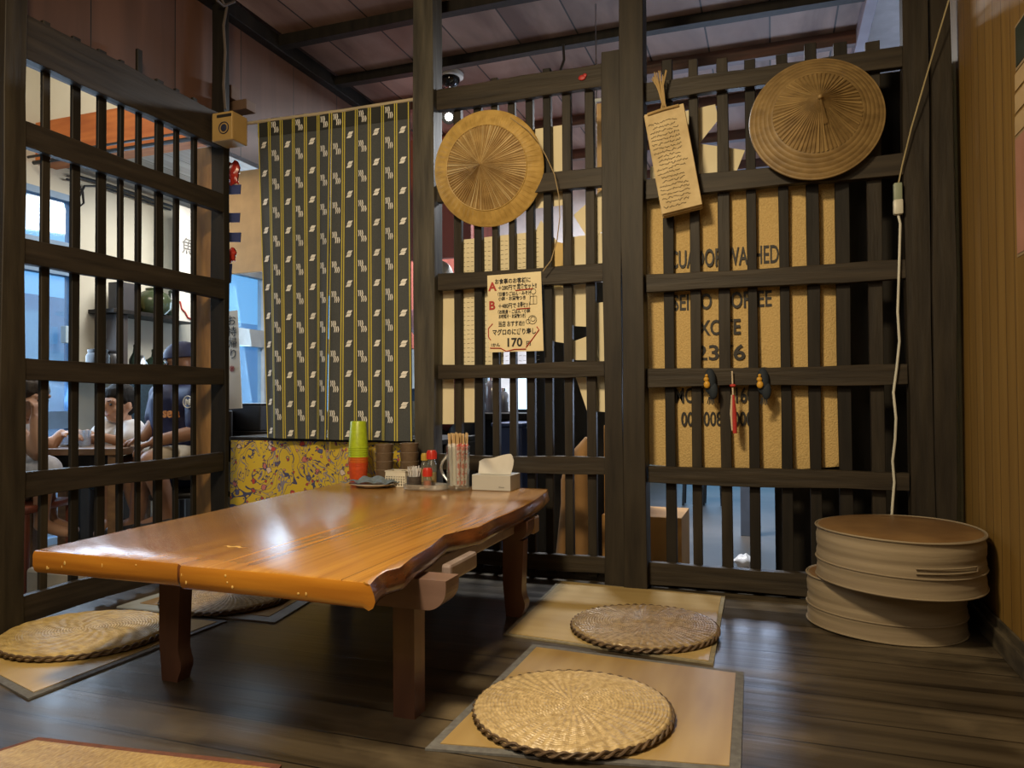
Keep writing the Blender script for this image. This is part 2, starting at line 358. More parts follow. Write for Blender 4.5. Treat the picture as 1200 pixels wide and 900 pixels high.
# right panel
x0, x1 = Xp(760), Xp(1064)
L2 = thing('lattice_screen', ((x0+x1)/2, YW, 0), 'dark wooden lattice screen at right with the pointed straw hat and the burlap sack', 'lattice screen')
for (ya, yb, h) in ((107, 77, .072), (222, 198.5, .075), (331.5, 320.5, .068), (441.7, 441, .070), (553, 565.5, .066), (670, 683, .085)):
    za = onY(YW, 759, ya).z; zb = onY(YW, 1051 if yb != 683 else 947, yb).z; zc = (za+zb)/2
    bar('rail', (PX1+.001, YW-.038, zc-h/2), (Xp(1062)-.001, YW-.003, zc+h/2), 0, DARKX, L2, .0025)
for px, tw, top in ((785, 12, 71), (816, 11, 70), (850, 12.5, 69), (883, 11, 70), (921, 11, 64), (955, 12.5, 51), (990, 14, 50), (1028, 14, 49)):
    xc = Xp(px); wd = tw*.0034
    bar('slat', (xc-wd/2, YW-.002, .02), (xc+wd/2, YW+.026, onY(YW, px-6, top).z), 2, BLACKW if random.random() < .5 else DARK, L2, .0015)
bar('stile', (Xp(1062), YW-.045, 0), (Xp(1091), YW+.02, 2.25), 2, DARK, L2, .003)
# left panel
y0, y1 = Yp(30, X=XL+.06), Yp(252)
YC0 = Yp(247, X=XL-.04)
L3 = thing('lattice_screen', (XL, (y0+y1)/2, 0), 'tall dark lattice screen along the left side in front of the dining tables', 'lattice screen')
for zc, h in ((1.955, .15), (1.632, .080), (1.246, .082), (.853, .076), (.474, .080), (.07, .085)):
    bar('rail', (XL+.002, y0+.004, zc-h/2), (XL+.035, YC0-.002, zc+h/2), 1, DARKY, L3, .003)
for px, tw in ((53, 10), (88.5, 10), (119, 10.5), (142, 6), (163, 5.6), (187, 9), (207.5, 5.5), (228.5, 5)):
    yc = Yp(px); ya, yb = Yp(px-tw/2), Yp(px+tw/2)
    bar('slat', (XL-.016, ya+.001, .02), (XL, yb-.001, 2.06 if px != 163 else 2.14), 2, BLACKW if random.random() < .6 else DARK, L3, .0015)
# posts
def post(px0, px1, Y, dy, z1, label, m=DARK, z0=0):
    a, b = Xp(px0), Xp(px1)
    o = bar('wooden_post', (a, Y-dy/2, z0), (b, Y+dy/2, z1), 2, m, None, .004); return tag(o, label, 'post')
post(493, 516.5, YW-.02, .09, 2.62, 'round-edged grey-brown post between the striped curtain and the flat straw hat', mat('grey_brown_post_wood', (.070, .062, .044), .6, col2=(.026, .023, .017), scale=(25, 25, 3), bump=.4))
post(733.8, 759.8, YW-.03, .10, 2.62, 'dark square post between the two back lattice screens, running up to the ceiling')
post(1092, 1117, YW-.01, .10, 2.62, 'dark corner post beside the honey boarded wall')
tag(bar('wooden_post', (XL-.04, Yp(-14), 0), (XL+.06, Yp(30, X=XL+.06), 2.62), 2, DARK, None, .004), 'wide dark post at the left edge of the picture', 'post')
tag(bar('wooden_post', (XL-.04, YC0, -.2), (XL+.035, Yp(268.5, X=XL+.035), 2.62), 2, BLACKW, None, .004), 'dark corner post below the small tan box left of the striped curtain', 'post')
tag(bar('wooden_post', (XL-.17, Yp(229, X=XL-.17), -.2), (XL-.078, Yp(251, X=XL-.078), 1.92), 2, mat('tan_bare_wood', S(150, 112, 62), .6, col2=S(110, 78, 42), scale=(20, 20, 4), bump=.3), None, .003), 'tan bare wood post just behind the dark corner post', 'post')
bar_o = bar('floor_sill', (Xp(517), YW+.02, -.2), (XR, YW+.09, .035), 0, DARKX, None, .003); tag(bar_o, 'dark floor beam under the two back lattice screens', 'sill')

# ================================================================ TABLE
TZ = .385
WOODT = planks('lacquered_orange_table_wood', (0, 1), .42, (.27, .115, .017), (.46, .225, .036), rough=.27, gap=.004, stretch=26, bump=.12, tone=.12, gapcol=(.10, .035, .008), spec=.5, coat=.6)
EDGE = mat('dark_live_edge', (.16, .052, .014), .22, col2=(.06, .02, .008), scale=(30, 6, 30), bump=.4, coat=.6)
LEGW = mat('reddish_leg_wood', (.125, .058, .036), .35, col2=(.080, .036, .024), scale=(14, 14, 3), bump=.15, coat=.2)
tb = thing('low_table', (-1.25, 2.1, 0), 'low glossy orange-brown wooden table with a wavy live edge', 'table')
pxs = [(40, 645), (125, 652), (209, 659.5), (212, 662), (320, 671), (425, 682), (433, 684), (441, 675), (452, 668), (468, 664), (483, 652), (503, 640), (520, 626), (545, 620), (560, 617), (580, 607), (600, 599), (618, 590), (633, 581), (640, 575), (652, 571), (656, 567)]
right = [onZ(TZ, *p) for p in pxs]
outline = [Vector((p.x, p.y)) for p in right]
far = [Vector((-.86, 2.87)), Vector((-1.30, 2.89)), Vector((-1.80, 2.88))]
lp = onZ(TZ, 40, 645); lq = Vector((-1.80, 2.88))
left = []
for i in range(1, 10):
    t = i/10; left.append(Vector((lq.x+(lp.x-lq.x)*t+.006*math.sin(t*14), lq.y+(lp.y-lq.y)*t)))
outline = [p for p in outline if p.y < 2.86]+far+left
def smoothpoly(P, it=1):
    return P
bm = NB(); n = len(outline); cen = sum(outline, Vector((0, 0)))/n
def ring_at(z, off, sideoff):
    R = []
    for i, p in enumerate(outline):
        a = outline[i-1]; b = outline[(i+1) % n]; t = (b-a).normalized(); nr = Vector((t.y, -t.x))
        if nr.dot(p-cen) < 0: nr = -nr
        k = sideoff if nr.x > .6 else off
        R.append(bm.verts.new((p.x+nr.x*k, p.y+nr.y*k, z)))
    return R
rings = [ring_at(TZ, -.004, -.004), ring_at(TZ-.002, 0, .001), ring_at(TZ-.010, .003, .005), ring_at(TZ-.022, .003, .010), ring_at(TZ-.035, .003, .013), ring_at(TZ-.048, 0, .008), ring_at(TZ-.054, -.006, -.002)]
f = bm.faces.new(rings[0]); f.material_index = 0
for j in range(len(rings)-1):
    for i in range(n):
        f = bm.faces.new((rings[j][i], rings[j][(i+1) % n], rings[j+1][(i+1) % n], rings[j+1][i]))
        m = (outline[i]+outline[(i+1) % n])/2; t = (outline[(i+1) % n]-outline[i]).normalized()
        f.material_index = 1 if (abs(t.y) > .5 and m.x > -1.3 and j > 0) else (2 if j > 0 else 0)
bm.faces.new(rings[-1][::-1])
obj('tabletop', bm, [WOODT, EDGE, mat('lacquered_orange_end_wood', (.44, .185, .020), .2, col2=(.34, .13, .014), scale=(3, 14, 40), detail=4, coat=.6)], tb, smooth=True)
# pale worn scar on the top and chips at the front edge
bm = NB(); c = onZ(TZ, 275, 641)
pts = [(c.x-.035+.07*i/8, c.y+.006*math.sin(i*1.7)) for i in range(9)]
loop = [bm.verts.new((x, y+.007*math.sin(PI*k/8), TZ+.0006)) for k, (x, y) in enumerate(pts)]+[bm.verts.new((x, y-.005*math.sin(PI*k/8)-.001, TZ+.0006)) for k, (x, y) in list(enumerate(pts))[::-1]]
bm.faces.new(loop); o = obj('scar', bm, mat('raw_wood_scar', S(205, 170, 95), .7), tb); o['label'] = 'pale gouge in the lacquer'
random.seed(11)
for k in range(16):
    px = random.choice([42, 60, 110, 148, 208, 211, 214, 262, 340, 356, 400, 420, 428]) + random.uniform(-4, 4); t = random.random()
    c = onZ(TZ-.01-.035*t, px, 645+(px-40)*.097+8+20*t); yy = 1.0
    for a_, b_ in zip(outline, outline[1:]):
        if abs(b_.x-a_.x) > 1e-4 and min(a_.x, b_.x) <= c.x <= max(a_.x, b_.x) and a_.y < 1.6: yy = a_.y+(b_.y-a_.y)*(c.x-a_.x)/(b_.x-a_.x)
    if yy > 1.1: bm = NB(); sph(bm, (c.x, yy-.0030, TZ-.012-.03*t), .0035, (random.uniform(.3, 1), .25, random.uniform(.4, 1.6)), seg=8); o = obj('chip', bm, MATS['raw_wood_scar'], tb); o['label'] = 'pale chip in the lacquered front edge'
# battens under the top
def batten(y, x0, x1, z0=.262, z1=.332, m=LEGW, dy=.075):
    bm = NB(); pr = []
    for i in range(9):
        a = PI/2*i/8; pr.append((x1-.05+.05*math.sin(a)*1.0, z0+.05-.05*math.cos(a)))
    pr = [(x0+.05, z0)]+pr+[(x1, z1), (x0, z1)]+[(x0+.05-.05*math.sin(PI/2*(8-i)/8), z0+.05-.05*math.cos(PI/2*(8-i)/8)) for i in range(9)][:8]
    A = [bm.verts.new((x, y-dy/2, z)) for x, z in pr]; B = [bm.verts.new((x, y+dy/2, z)) for x, z in pr]
    bm.faces.new(A); bm.faces.new(B[::-1])
    for i in range(len(pr)): bm.faces.new((A[i], A[(i+1) % len(pr)], B[(i+1) % len(pr)], B[i]))
    return obj('batten', bm, m, tb)
PALEW = mat('pale_violet_wood', (.30, .25, .24), .35, col2=(.22, .17, .16), scale=(12, 12, 12))
batten(1.595, -1.68, -.712, .262, m=mat('violet_brown_wood', (.19, .12, .10), .35, col2=(.13, .08, .065), scale=(4, 14, 14))); batten(2.43, -1.72, -.79, .262)
o = bx('stretcher', (-.865, 1.64, .288), (-.835, 2.39, .331), PALEW, tb, .006); o['label'] = 'pale bare wood strip under the live edge'
o = bx('block', (-.80, 1.72, .285), (-.772, 1.90, .331), PALEW, tb, .008); o['label'] = 'pale wooden block'
o = bx('block', (-.83, 2.50, .27), (-.80, 2.56, .33), mat('light_raw_wood', (.33, .22, .12), .5), tb, .006)
def leg(x, y, w, d, curvy, z1=.265):
    bm = NB(); rings = []; N_ = 16
    for i in range(N_+1):
        t = i/N_; z = z1*t
        if curvy: wl = -w/2*(.72+.30*min(1, t*2.4)); wr = w/2*(.72+.38*math.exp(-((t-.16)/.10)**2)+.28*t**1.2*1.0)
        else: wl = -w/2; wr = w/2
        rings.append([bm.verts.new((x+a, y+b, z)) for a, b in ((wl, -d/2), (wr, -d/2), (wr, d/2), (wl, d/2))])
    for i in range(N_):
        for k in range(4): bm.faces.new((rings[i][k], rings[i][(k+1) % 4], rings[i+1][(k+1) % 4], rings[i+1][k]))
    bm.faces.new(rings[0][::-1]); bm.faces.new(rings[-1])
    bmesh.ops.bevel(bm, geom=[e for e in bm.edges if len(e.link_faces) == 2 and e.calc_face_angle(0) > .8], offset=.004, segments=2, affect='EDGES')
    return obj('leg', bm, LEGW, tb, smooth=True)
leg(-1.530, 1.60, .070, .045, True, .264); leg(-.828, 1.60, .056, .055, False, .264); leg(-.850, 2.44, .075, .05, True, .262); leg(-1.55, 2.44, .075, .05, True, .262)

# ================================================================ MATS AND ROUND CUSHIONS
def straw_mat(name, quad, label, grp, bcol, fcol, fcol2, border=.022, along=0, z0=.0005, th=.005):
    P = [Vector((p.x, p.y)) for p in quad]; c = sum(P, Vector((0, 0)))/4
    o = thing(name, (c.x, c.y, z0), label, 'floor mat', grp)
    def bil(u, v): return (P[0]*(1-u)*(1-v)+P[1]*u*(1-v)+P[2]*u*v+P[3]*(1-u)*v)
    L0 = ((P[1]-P[0]).length+(P[2]-P[3]).length)/2; L1_ = ((P[3]-P[0]).length+(P[2]-P[1]).length)/2
    bu, bv = border/L0, border/L1_
    def slab(nm, us, vs, z, h, m, inner=None):
        bm = NB(); nu, nv = 24, 24; V = {}
        for i in range(nu+1):
            for j in range(nv+1):
                u = us[0]+(us[1]-us[0])*i/nu; v = vs[0]+(vs[1]-vs[0])*j/nv; p = bil(u, v)
                V[i, j] = bm.verts.new((p.x, p.y, z+h+.0008*math.sin(u*9+1)*math.sin(v*7)))
        for i in range(nu):
            for j in range(nv): bm.faces.new((V[i, j], V[i+1, j], V[i+1, j+1], V[i, j+1]))
        r = bmesh.ops.extrude_face_region(bm, geom=bm.faces[:])
        for g in r['geom']:
            if isinstance(g, bmesh.types.BMVert): g.co.z = z
        return obj(nm, bm, m, o)
    slab('border', (0, 1), (0, 1), z0, th, bcol)
    fm = slab('woven_straw', (bu, 1-bu), (bv, 1-bv), z0+.001, th+.0008, strawmat(name+fcol[0], fcol[1], fcol2, along))
    return o
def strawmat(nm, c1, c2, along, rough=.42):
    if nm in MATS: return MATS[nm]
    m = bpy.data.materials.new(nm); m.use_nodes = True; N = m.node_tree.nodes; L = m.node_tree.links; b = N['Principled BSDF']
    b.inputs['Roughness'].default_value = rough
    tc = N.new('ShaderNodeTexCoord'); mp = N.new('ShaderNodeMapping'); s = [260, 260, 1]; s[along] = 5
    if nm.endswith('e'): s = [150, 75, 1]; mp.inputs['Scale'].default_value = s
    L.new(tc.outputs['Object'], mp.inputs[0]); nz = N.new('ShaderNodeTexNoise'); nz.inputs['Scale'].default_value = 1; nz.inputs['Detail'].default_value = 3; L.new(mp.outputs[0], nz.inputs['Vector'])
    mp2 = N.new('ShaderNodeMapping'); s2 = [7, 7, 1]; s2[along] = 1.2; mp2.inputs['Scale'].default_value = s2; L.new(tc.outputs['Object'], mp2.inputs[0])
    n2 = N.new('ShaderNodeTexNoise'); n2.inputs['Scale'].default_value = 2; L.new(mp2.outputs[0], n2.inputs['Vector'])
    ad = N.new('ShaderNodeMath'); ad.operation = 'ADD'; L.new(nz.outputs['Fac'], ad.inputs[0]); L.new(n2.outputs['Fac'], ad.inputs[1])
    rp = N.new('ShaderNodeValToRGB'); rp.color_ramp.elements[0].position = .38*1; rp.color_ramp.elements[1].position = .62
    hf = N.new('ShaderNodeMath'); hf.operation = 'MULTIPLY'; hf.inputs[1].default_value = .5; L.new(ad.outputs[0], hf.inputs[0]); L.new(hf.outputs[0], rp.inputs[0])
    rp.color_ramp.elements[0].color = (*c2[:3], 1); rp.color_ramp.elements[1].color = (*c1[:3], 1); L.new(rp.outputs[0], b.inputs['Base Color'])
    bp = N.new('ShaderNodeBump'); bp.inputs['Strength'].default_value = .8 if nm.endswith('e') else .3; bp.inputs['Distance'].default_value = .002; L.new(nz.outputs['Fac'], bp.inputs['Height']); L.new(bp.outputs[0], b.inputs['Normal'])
    MATS[nm] = m; return m
BLUEB = mat('grey_blue_cloth_border', (.14, .145, .15), .8, col2=(.10, .10, .105), scale=(60, 60, 60), bump=.1)
GREENB = mat('olive_cloth_border', (.24, .21, .13), .8, col2=(.18, .155, .10), scale=(60, 60, 60), bump=.1)
REDB = mat('faded_red_cloth_border', (.16, .06, .035), .8, col2=(.11, .04, .025), scale=(60, 60, 60))
ST1, ST2 = (.46, .30, .11), (.31, .18, .055)
G = 'straw mats on the floor'
straw_mat('straw_mat', [onZ(0, 590, 745), onZ(0, 836, 780), onZ(0, 850, 700), onZ(0, 655, 682)], 'straw floor mat with olive border right of the table, nearer to the back lattice', G, GREENB, ('a', (.42, .31, .13)), (.31, .215, .08), .014, 0)
straw_mat('straw_mat', [onZ(0, 498, 880), onZ(0, 868, 908), onZ(0, 872, 790), onZ(0, 624, 757)], 'straw floor mat with grey-blue border under the large pale round cushion in the foreground', G, BLUEB, ('b', (.40, .285, .12)), (.27, .175, .065), .022, 1)
straw_mat('straw_mat', [Vector((-2.22, 1.50, 0)), onZ(0, 33, 821), onZ(0, 266, 729), Vector((-2.15, 2.04, 0))], 'straw floor mat with grey border at the left edge of the picture below the lattice', G, BLUEB, ('c', (.44, .31, .11)), (.33, .22, .07), .022, 1)
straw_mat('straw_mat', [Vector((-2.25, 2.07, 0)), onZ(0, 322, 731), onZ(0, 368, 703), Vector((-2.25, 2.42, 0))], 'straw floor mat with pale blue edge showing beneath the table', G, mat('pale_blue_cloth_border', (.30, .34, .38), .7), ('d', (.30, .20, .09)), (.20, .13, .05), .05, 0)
straw_mat('straw_mat', [Vector((-1.66, .95, 0)), Vector((-.86, .98, 0)), onZ(0, 330, 899), onZ(0, 45, 867)], 'straw mat with faded red border cut off by the bottom left of the picture', G, REDB, ('e', (.46, .33, .12)), (.24, .15, .045), .02, 0)

RUSH = mat('dry_rush', (.54, .42, .23), .38, col2=(.34, .25, .125), scale=(70, 70, 70), detail=3, bump=.3)
RUSHD = mat('brown_rush', (.34, .25, .13), .30, col2=(.18, .125, .06), scale=(60, 60, 60), detail=3, bump=.3)
RIM = mat('dark_rush_rim', (.14, .09, .05), .6, col2=(.05, .032, .02), scale=(40, 40, 60), bump=.3)
def cushion(cx, cy, R, m, label, ringw=.0085, h=.028, spokes=42, z0=.0068, ell=1.0, strong=1.0, rotz=0, twist=.9):
    o = thing('round_rush_cushion', (cx, cy, z0), label, 'floor cushion', 'round woven rush cushions', rotz)
    bm = NB(); NA = 252; nr = int(R/ringw)*4; rows = []
    ctr = bm.verts.new((cx, cy, z0+h*.9))
    for i in range(1, nr+1):
        r = R*i/nr; row = []
        for k in range(NA):
            a = 2*PI*k/NA
            sp = (r+ringw*a/(2*PI))/ringw
            coil = abs(math.sin(PI*sp))**.6
            st = .5+.5*math.sin(spokes*a*(1 if r > R*.3 else .5)+math.floor(sp)*twist)
            dome = h*(1-.16*(r/R)**4)+.003*math.sin(2*a+1)*(r/R)
            e = max(0, (r/R-.94)/.06); dome -= h*.35*e*e
            z = z0+dome-.0018*strong*(1-coil)-.0016*strong*(1-st)*min(1, r/.03)
            row.append(bm.verts.new((cx+r*math.cos(a), cy+r*ell*math.sin(a), z)))
        rows.append(row)
    for k in range(NA): bm.faces.new((ctr, rows[0][k], rows[0][(k+1) % NA]))
    for i in range(nr-1):
        for k in range(NA): bm.faces.new((rows[i][k], rows[i+1][k], rows[i+1][(k+1) % NA], rows[i][(k+1) % NA]))
    obj('woven_top', bm, m, o, smooth=False)
    # body below
    bm = NB(); lathe(bm, [(0, 0), (R*.95, 0), (R*1.0, h*.25), (R*.995, h*.62)], (cx, cy, z0), 64, 1, ell)
    # twisted wrapped rim
    for s in range(2):
        pts = []
        for k in range(241):
            a = 2*PI*k/240; w_ = a*26+s*PI
            pts.append((cx+(R-.001+.003*math.cos(w_))*math.cos(a), cy+(R-.001+.003*math.cos(w_))*ell*math.sin(a), z0+h*.42+.006*math.sin(w_)))
        tube(bm, pts, .0032, 6, False)
    obj('rim', bm, RIM, o, smooth=True)
    return o
cushion(-.455, 1.705, .232, RUSH, 'large pale straw round cushion in the foreground on the grey-blue bordered mat', h=.030, spokes=46, strong=1.5, twist=.16)
cushion(-.400, 2.395, .232, RUSHD, 'browner round rush cushion with a blue sheen, on the olive bordered mat nearer the lattice', h=.026, spokes=60, twist=.22)
cushion(-2.05, 1.77, .25, mat('yellow_rush', (.50, .37, .145), .45, col2=(.32, .225, .08), scale=(30, 60, 60), bump=.3), 'worn yellow round rush cushion at the far left beside the left lattice', h=.03, spokes=22, ell=.93)
cushion(-1.93, 2.27, .23, RUSHD, 'round rush cushion mostly hidden behind the curved table leg', h=.026, spokes=60)

# ================================================================ STACKED OVAL BOXES (upholstered stools)
FAB = mat('taupe_ribbed_fabric', (.25, .20, .13), .8, col2=(.20, .155, .10), scale=(3, 3, 40), bump=.25)
LEA = mat('tan_leather_top', (.20, .115, .045), .5, col2=(.14, .075, .028), scale=(9, 9, 9), detail=6, bump=.08)
def stool(cx, cy, z0, z1, rx, ry, label, top):
    o = thing('fabric_drum_seat', (cx, cy, z0), label, 'stool', 'stacked fabric drum seats')
    bm = NB(); h = z1-z0; prof = [(.9, 0), (.985, .004)]
    for i in range(1, 25):
        t = i/25; prof.append((1+.006*math.sin(t*19)+.004*math.sin(t*41), h*t))
    prof += [(.99, h-.003), (.93, h)]
    lathe(bm, [(r*rx, z) for r, z in prof], (cx, cy, z0), 72, 1, ry/rx)
    lathe(bm, [(.0, 0.0), (.9*rx, 0)], (cx, cy, z0), 72, 1, ry/rx)
    obj('side', bm, FAB, o, smooth=True)
    bm = NB(); lathe(bm, [(0, .002), (.5*rx, .003), (.93*rx, .0015), (.975*rx, -.002)], (cx, cy, z1), 72, 1, ry/rx); obj('top_pad', bm, top, o, smooth=True)
    for zz in (z1-.003, z0+h*.38, z0+.006):
        bm = NB(); pts = [(cx+(rx*1.008)*math.cos(2*PI*k/96), cy+ry*1.008*math.sin(2*PI*k/96), zz+.003*math.sin(2*PI*k/96*2)) for k in range(97)]
        tube(bm, pts, .0032, 6, False); obj('piping', bm, FAB, o, smooth=True)
    return o
lo_ = stool(.335, 2.72, 0, .160, .235, .225, 'taupe fabric drum seat on the floor, lower of the stacked pair in the right corner', LEA)
up_ = stool(.368, 2.655, .163, .332, .240, .262, 'taupe fabric drum seat with tan leather top, upper of the stacked corner pair', LEA)
bm = NB(); loop = []
for k in range(40):
    t = k/39; a = math.radians(-88+46*(t if t < .5 else 1-t)*2); zz = .245+(.012 if t < .5 else -.002)
    loop.append((.368+.2455*math.cos(a), 2.655+.268*math.sin(a), zz))
tube(bm, loop, .0028, 6); obj('handle_strap', bm, FAB, up_, smooth=True)

# ================================================================ STRAW HATS
def hat(name, label, c, R, H_, tilt, inner, m, mrim, cords=None, ridge=False, roll=0, pleats=90):
    o = thing(name, c, label, 'straw hat', None)
    rot = Matrix.Rotation(PI/2, 3, 'X')       # +z -> -y
    rot = Matrix.Rotation(roll, 3, 'Y')@Matrix.Rotation(tilt[0], 3, 'X')@Matrix.Rotation(tilt[1], 3, 'Z')@rot
    def P(r, a, z): return Vector(c)+rot@Vector((r*math.cos(a), r*math.sin(a), z))
    def prof(t):      # t 0 centre .. 1 rim
        return H_*(1-t)**(1.0 if not ridge else 1.12)*(1-.12*math.sin(PI*t))
    NA = pleats*4
    lite = [random.random() < .17 for k in range(NA)]
    bm = NB(); rows = []; tip = bm.verts.new(P(0, 0, prof(0)))
    NR = 30
    for i in range(1, NR+1):
        t = i/NR*inner; row = []
        for k in range(NA):
            a = 2*PI*k/NA; jag = .0024*(1 if k % 4 in (0, 1) else -1)*min(1, t*3)
            row.append(bm.verts.new(P(R*t, a, prof(t)+jag+(.004*max(0, math.cos(a*5+1))*t if ridge else 0))))
        rows.append(row)
    for k in range(NA): bm.faces.new((tip, rows[0][k], rows[0][(k+1) % NA]))
    for i in range(NR-1):
        for k in range(NA):
            f = bm.faces.new((rows[i][k], rows[i+1][k], rows[i+1][(k+1) % NA], rows[i][(k+1) % NA])); f.material_index = 1 if lite[k] and (not ridge or i > 6) else 0
    obj('crown', bm, [m, mat('pale_straw_rib' if not ridge else 'brown_straw_rib', (.60, .47, .25) if not ridge else (.34, .23, .09), .55)], o)
    bm = NB(); rows = []
    n2 = 6 if not ridge else 20
    for i in range(n2+1):
        t = inner+(1-inner)*i/n2; row = []
        for k in range(NA):
            a = 2*PI*k/NA
            if ridge: dz = .0014*abs(math.sin(PI*i/4))
            else: dz = (.002 if (k//3) % 2 else 0)*math.sin(PI*i/n2)+.002
            row.append(bm.verts.new(P(R*t, a, prof(t)+dz)))
        rows.append(row)
    rows.append([bm.verts.new(P(R*1.0, 2*PI*k/NA, -.008)) for k in range(NA)])
    rows.append([bm.verts.new(P(R*.97, 2*PI*k/NA, -.004)) for k in range(NA)])
    for i in range(len(rows)-1):
        for k in range(NA): bm.faces.new((rows[i][k], rows[i+1][k], rows[i+1][(k+1) % NA], rows[i][(k+1) % NA]))
    obj('brim', bm, mrim, o)
    bm = NB()
    for rr in ((inner, 1.0) if not ridge else (1.0,)):
        tube(bm, [P(R*rr, 2*PI*k/120, prof(rr)+(.003 if rr < 1 else -.003)) for k in range(121)], .0022 if rr < 1 else .005, 6, False)
    obj('binding', bm, mrim, o, smooth=True)
    if ridge:
        bm = NB()
        for s in range(5):
            tube(bm, [P(R*.02+R*.3*j/6, -1.35+s*.05, prof((R*.02+R*.3*j/6)/R)+.003+.003*math.sin(PI*j/6)) for j in range(7)], .0022, 5)
        sph(bm, P(0, 0, prof(0)), .008); obj('peak_binding', bm, m, o, smooth=True)
    return o, P
HATM = mat('tan_straw_pleats', (.40, .27, .105), .55, col2=(.27, .17, .062), scale=(18, 18, 18), detail=5, bump=.2)
HATR = mat('yellow_straw_brim', (.50, .33, .095), .5, col2=(.37, .235, .060), scale=(25, 25, 25), bump=.2)
HATD = mat('brown_woven_straw', (.25, .165, .062), .55, col2=(.165, .105, .038), scale=(18, 18, 30), detail=5, bump=.2)
c1 = onY(2.925, 572, 198)
h1, P1 = hat('straw_hat', 'round pleated straw hat with a flat stitched brim on the middle lattice', c1, .238, .115, (math.radians(7), math.radians(4)), .74, HATM, HATR)
bm = NB()
cp = [onY(2.90, *p) for p in ((598, 138), (618, 152), (630, 165), (641, 185), (650, 205), (655, 230), (656, 255), (653, 280), (646, 305), (636, 318))]
tube(bm, cp, .0022, 6); obj('hanging_cord', bm, mat('straw_cord', (.36, .27, .14), .7), h1, smooth=True)
c2 = onY(2.915, 956, 139)
h2, P2 = hat('straw_hat', 'pointed conical straw hat hanging high on the right lattice', c2, .228, .165, (math.radians(-6), math.radians(2)), .66, HATD, HATD, ridge=True, pleats=60)

# ================================================================ COFFEE SACK behind the right lattice
BUR = mat('burlap', (.56, .40, .165), .85, col2=(.47, .325, .125), scale=(160, 160, 160), detail=3, bump=.5)
SY = YW+.042
s0, s1 = Xp(757, Y=SY), Xp(985, Y=SY); zt, zb = onY(SY, 870, 217).z, onY(SY, 800, 545).z
sk = thing('coffee_sack', ((s0+s1)/2, SY, zb), 'flattened tan burlap coffee sack with black lettering behind the right lattice', 'sack')
bm = NB(); nu, nv = 30, 34; V = {}
for sd in (0, 1):
    for i in range(nu+1):
        for j in range(nv+1):
            u, v = i/nu, j/nv
            zbt = zb-.018*math.sin(PI*u*.9)-.0+.018*max(0, u-.55)*2
            y = SY+(.012 if sd else -.012)*(math.sin(PI*u)**.4)*(math.sin(PI*v)**.4)+.004*math.sin(u*11+v*5)
            V[sd, i, j] = bm.verts.new((s0+(s1-s0)*u+.004*math.sin(v*13), y, zbt+(zt-zbt)*v))
    for i in range(nu):
        for j in range(nv): bm.faces.new((V[sd, i, j], V[sd, i+1, j], V[sd, i+1, j+1], V[sd, i, j+1]))
bmesh.ops.remove_doubles(bm, verts=bm.verts[:], dist=.0004)
obj('burlap_bag', bm, BUR, sk, smooth=True)
def stext(body, pxl, pxr, ybase, hpx):
    a = onY(SY-.0145, pxl, ybase); b = onY(SY-.0145, pxr, ybase-(pxr-pxl)*.045*(1 if ybase < 400 else .1))
    hgt = hpx*.00375
    o = text('lettering', body, hgt/.72, (a.x, a.y, a.z), FACE_Y, INK, sk, ext=.001, bold=.0016)
    w_ = max(v.co.x for v in o.data.vertices)-min(v.co.x for v in o.data.vertices)
    k = (b.x-a.x)/max(w_, .01); x00 = min(v.co.x for v in o.data.vertices)
    sl = (b.z-a.z)/(b.x-a.x)*.55
    for v in o.data.vertices: v.co.x = x00+(v.co.x-x00)*k; v.co.z += (v.co.x-x00)*sl
stext('ECUADOR WASHED', 777, 911, 315, 19)
stext('SEIDO  COFFEE', 788, 904, 364, 17)
stext('XOTE', 819, 869, 393, 16)
stext('2376', 815, 873, 422, 16)
stext('20 BAGS', 776, 902, 446, 13)
stext('MCM - 11 160', 790, 882, 472, 16)
stext('001 008 1000', 798, 882, 499, 15)

# ================================================================ THINGS HANGING ON THE LATTICES
# bundle of handwritten paper
bc = onY(2.91, 789, 190); ang = math.radians(9.5)
pb = thing('paper_bundle', bc, 'thick yellowed bundle of handwritten paper hanging by straw ties on the right lattice', 'paper bundle')
R9 = Matrix.Rotation(ang, 3, 'Y').inverted() if False else Matrix.Rotation(-ang, 3, 'Y')
OLDP = mat('yellowed_paper', (.58, .46, .25), .7, col2=(.44, .33, .16), scale=(14, 14, 14), detail=5, bump=.15)
w2, h2_ = .076, .20
bm = NB()
for i in range(7):
    jx, jz = random.uniform(-.003, .003), random.uniform(-.004, .004)
    box(bm, bc+Vector((-w2+jx, -.030+i*.0085, -h2_+jz)), bc+Vector((w2+jx, -.0225+i*.0085, h2_+jz)), .002)
bmesh.ops.rotate(bm, verts=bm.verts[:], cent=bc, matrix=R9); obj('pages', bm, OLDP, pb)
bm = NB()
for r in range(21):
    z = h2_-.045-r*.0165; x = -w2+.012; pts = []
    while x < w2-.014-random.random()*.02:
        pts.append((bc.x+x, bc.y-.0312, bc.z+z+random.uniform(-.0048, .0048))); x += .0032
    if random.random() < .25: pts = pts[4:]
    for q in range(0, len(pts)-6, 7): tube(bm, pts[q:q+7], .0010, 4)
bmesh.ops.rotate(bm, verts=bm.verts[:], cent=bc, matrix=R9); obj('handwriting', bm, INK, pb)
bm = NB(); t0 = bc+R9@Vector((0, -.01, h2_))
for k in range(14):
    a = random.uniform(-.03, .03); tube(bm, [t0+Vector((a*.6, random.uniform(-.02, .02), -.01)), t0+Vector((a*.2, -.005, .03)), t0+Vector((-.01+a*.35, -.01, .08+random.random()*.03)), t0+Vector((-.015+a, -.01, .13+random.random()*.03))], .0022, 5)
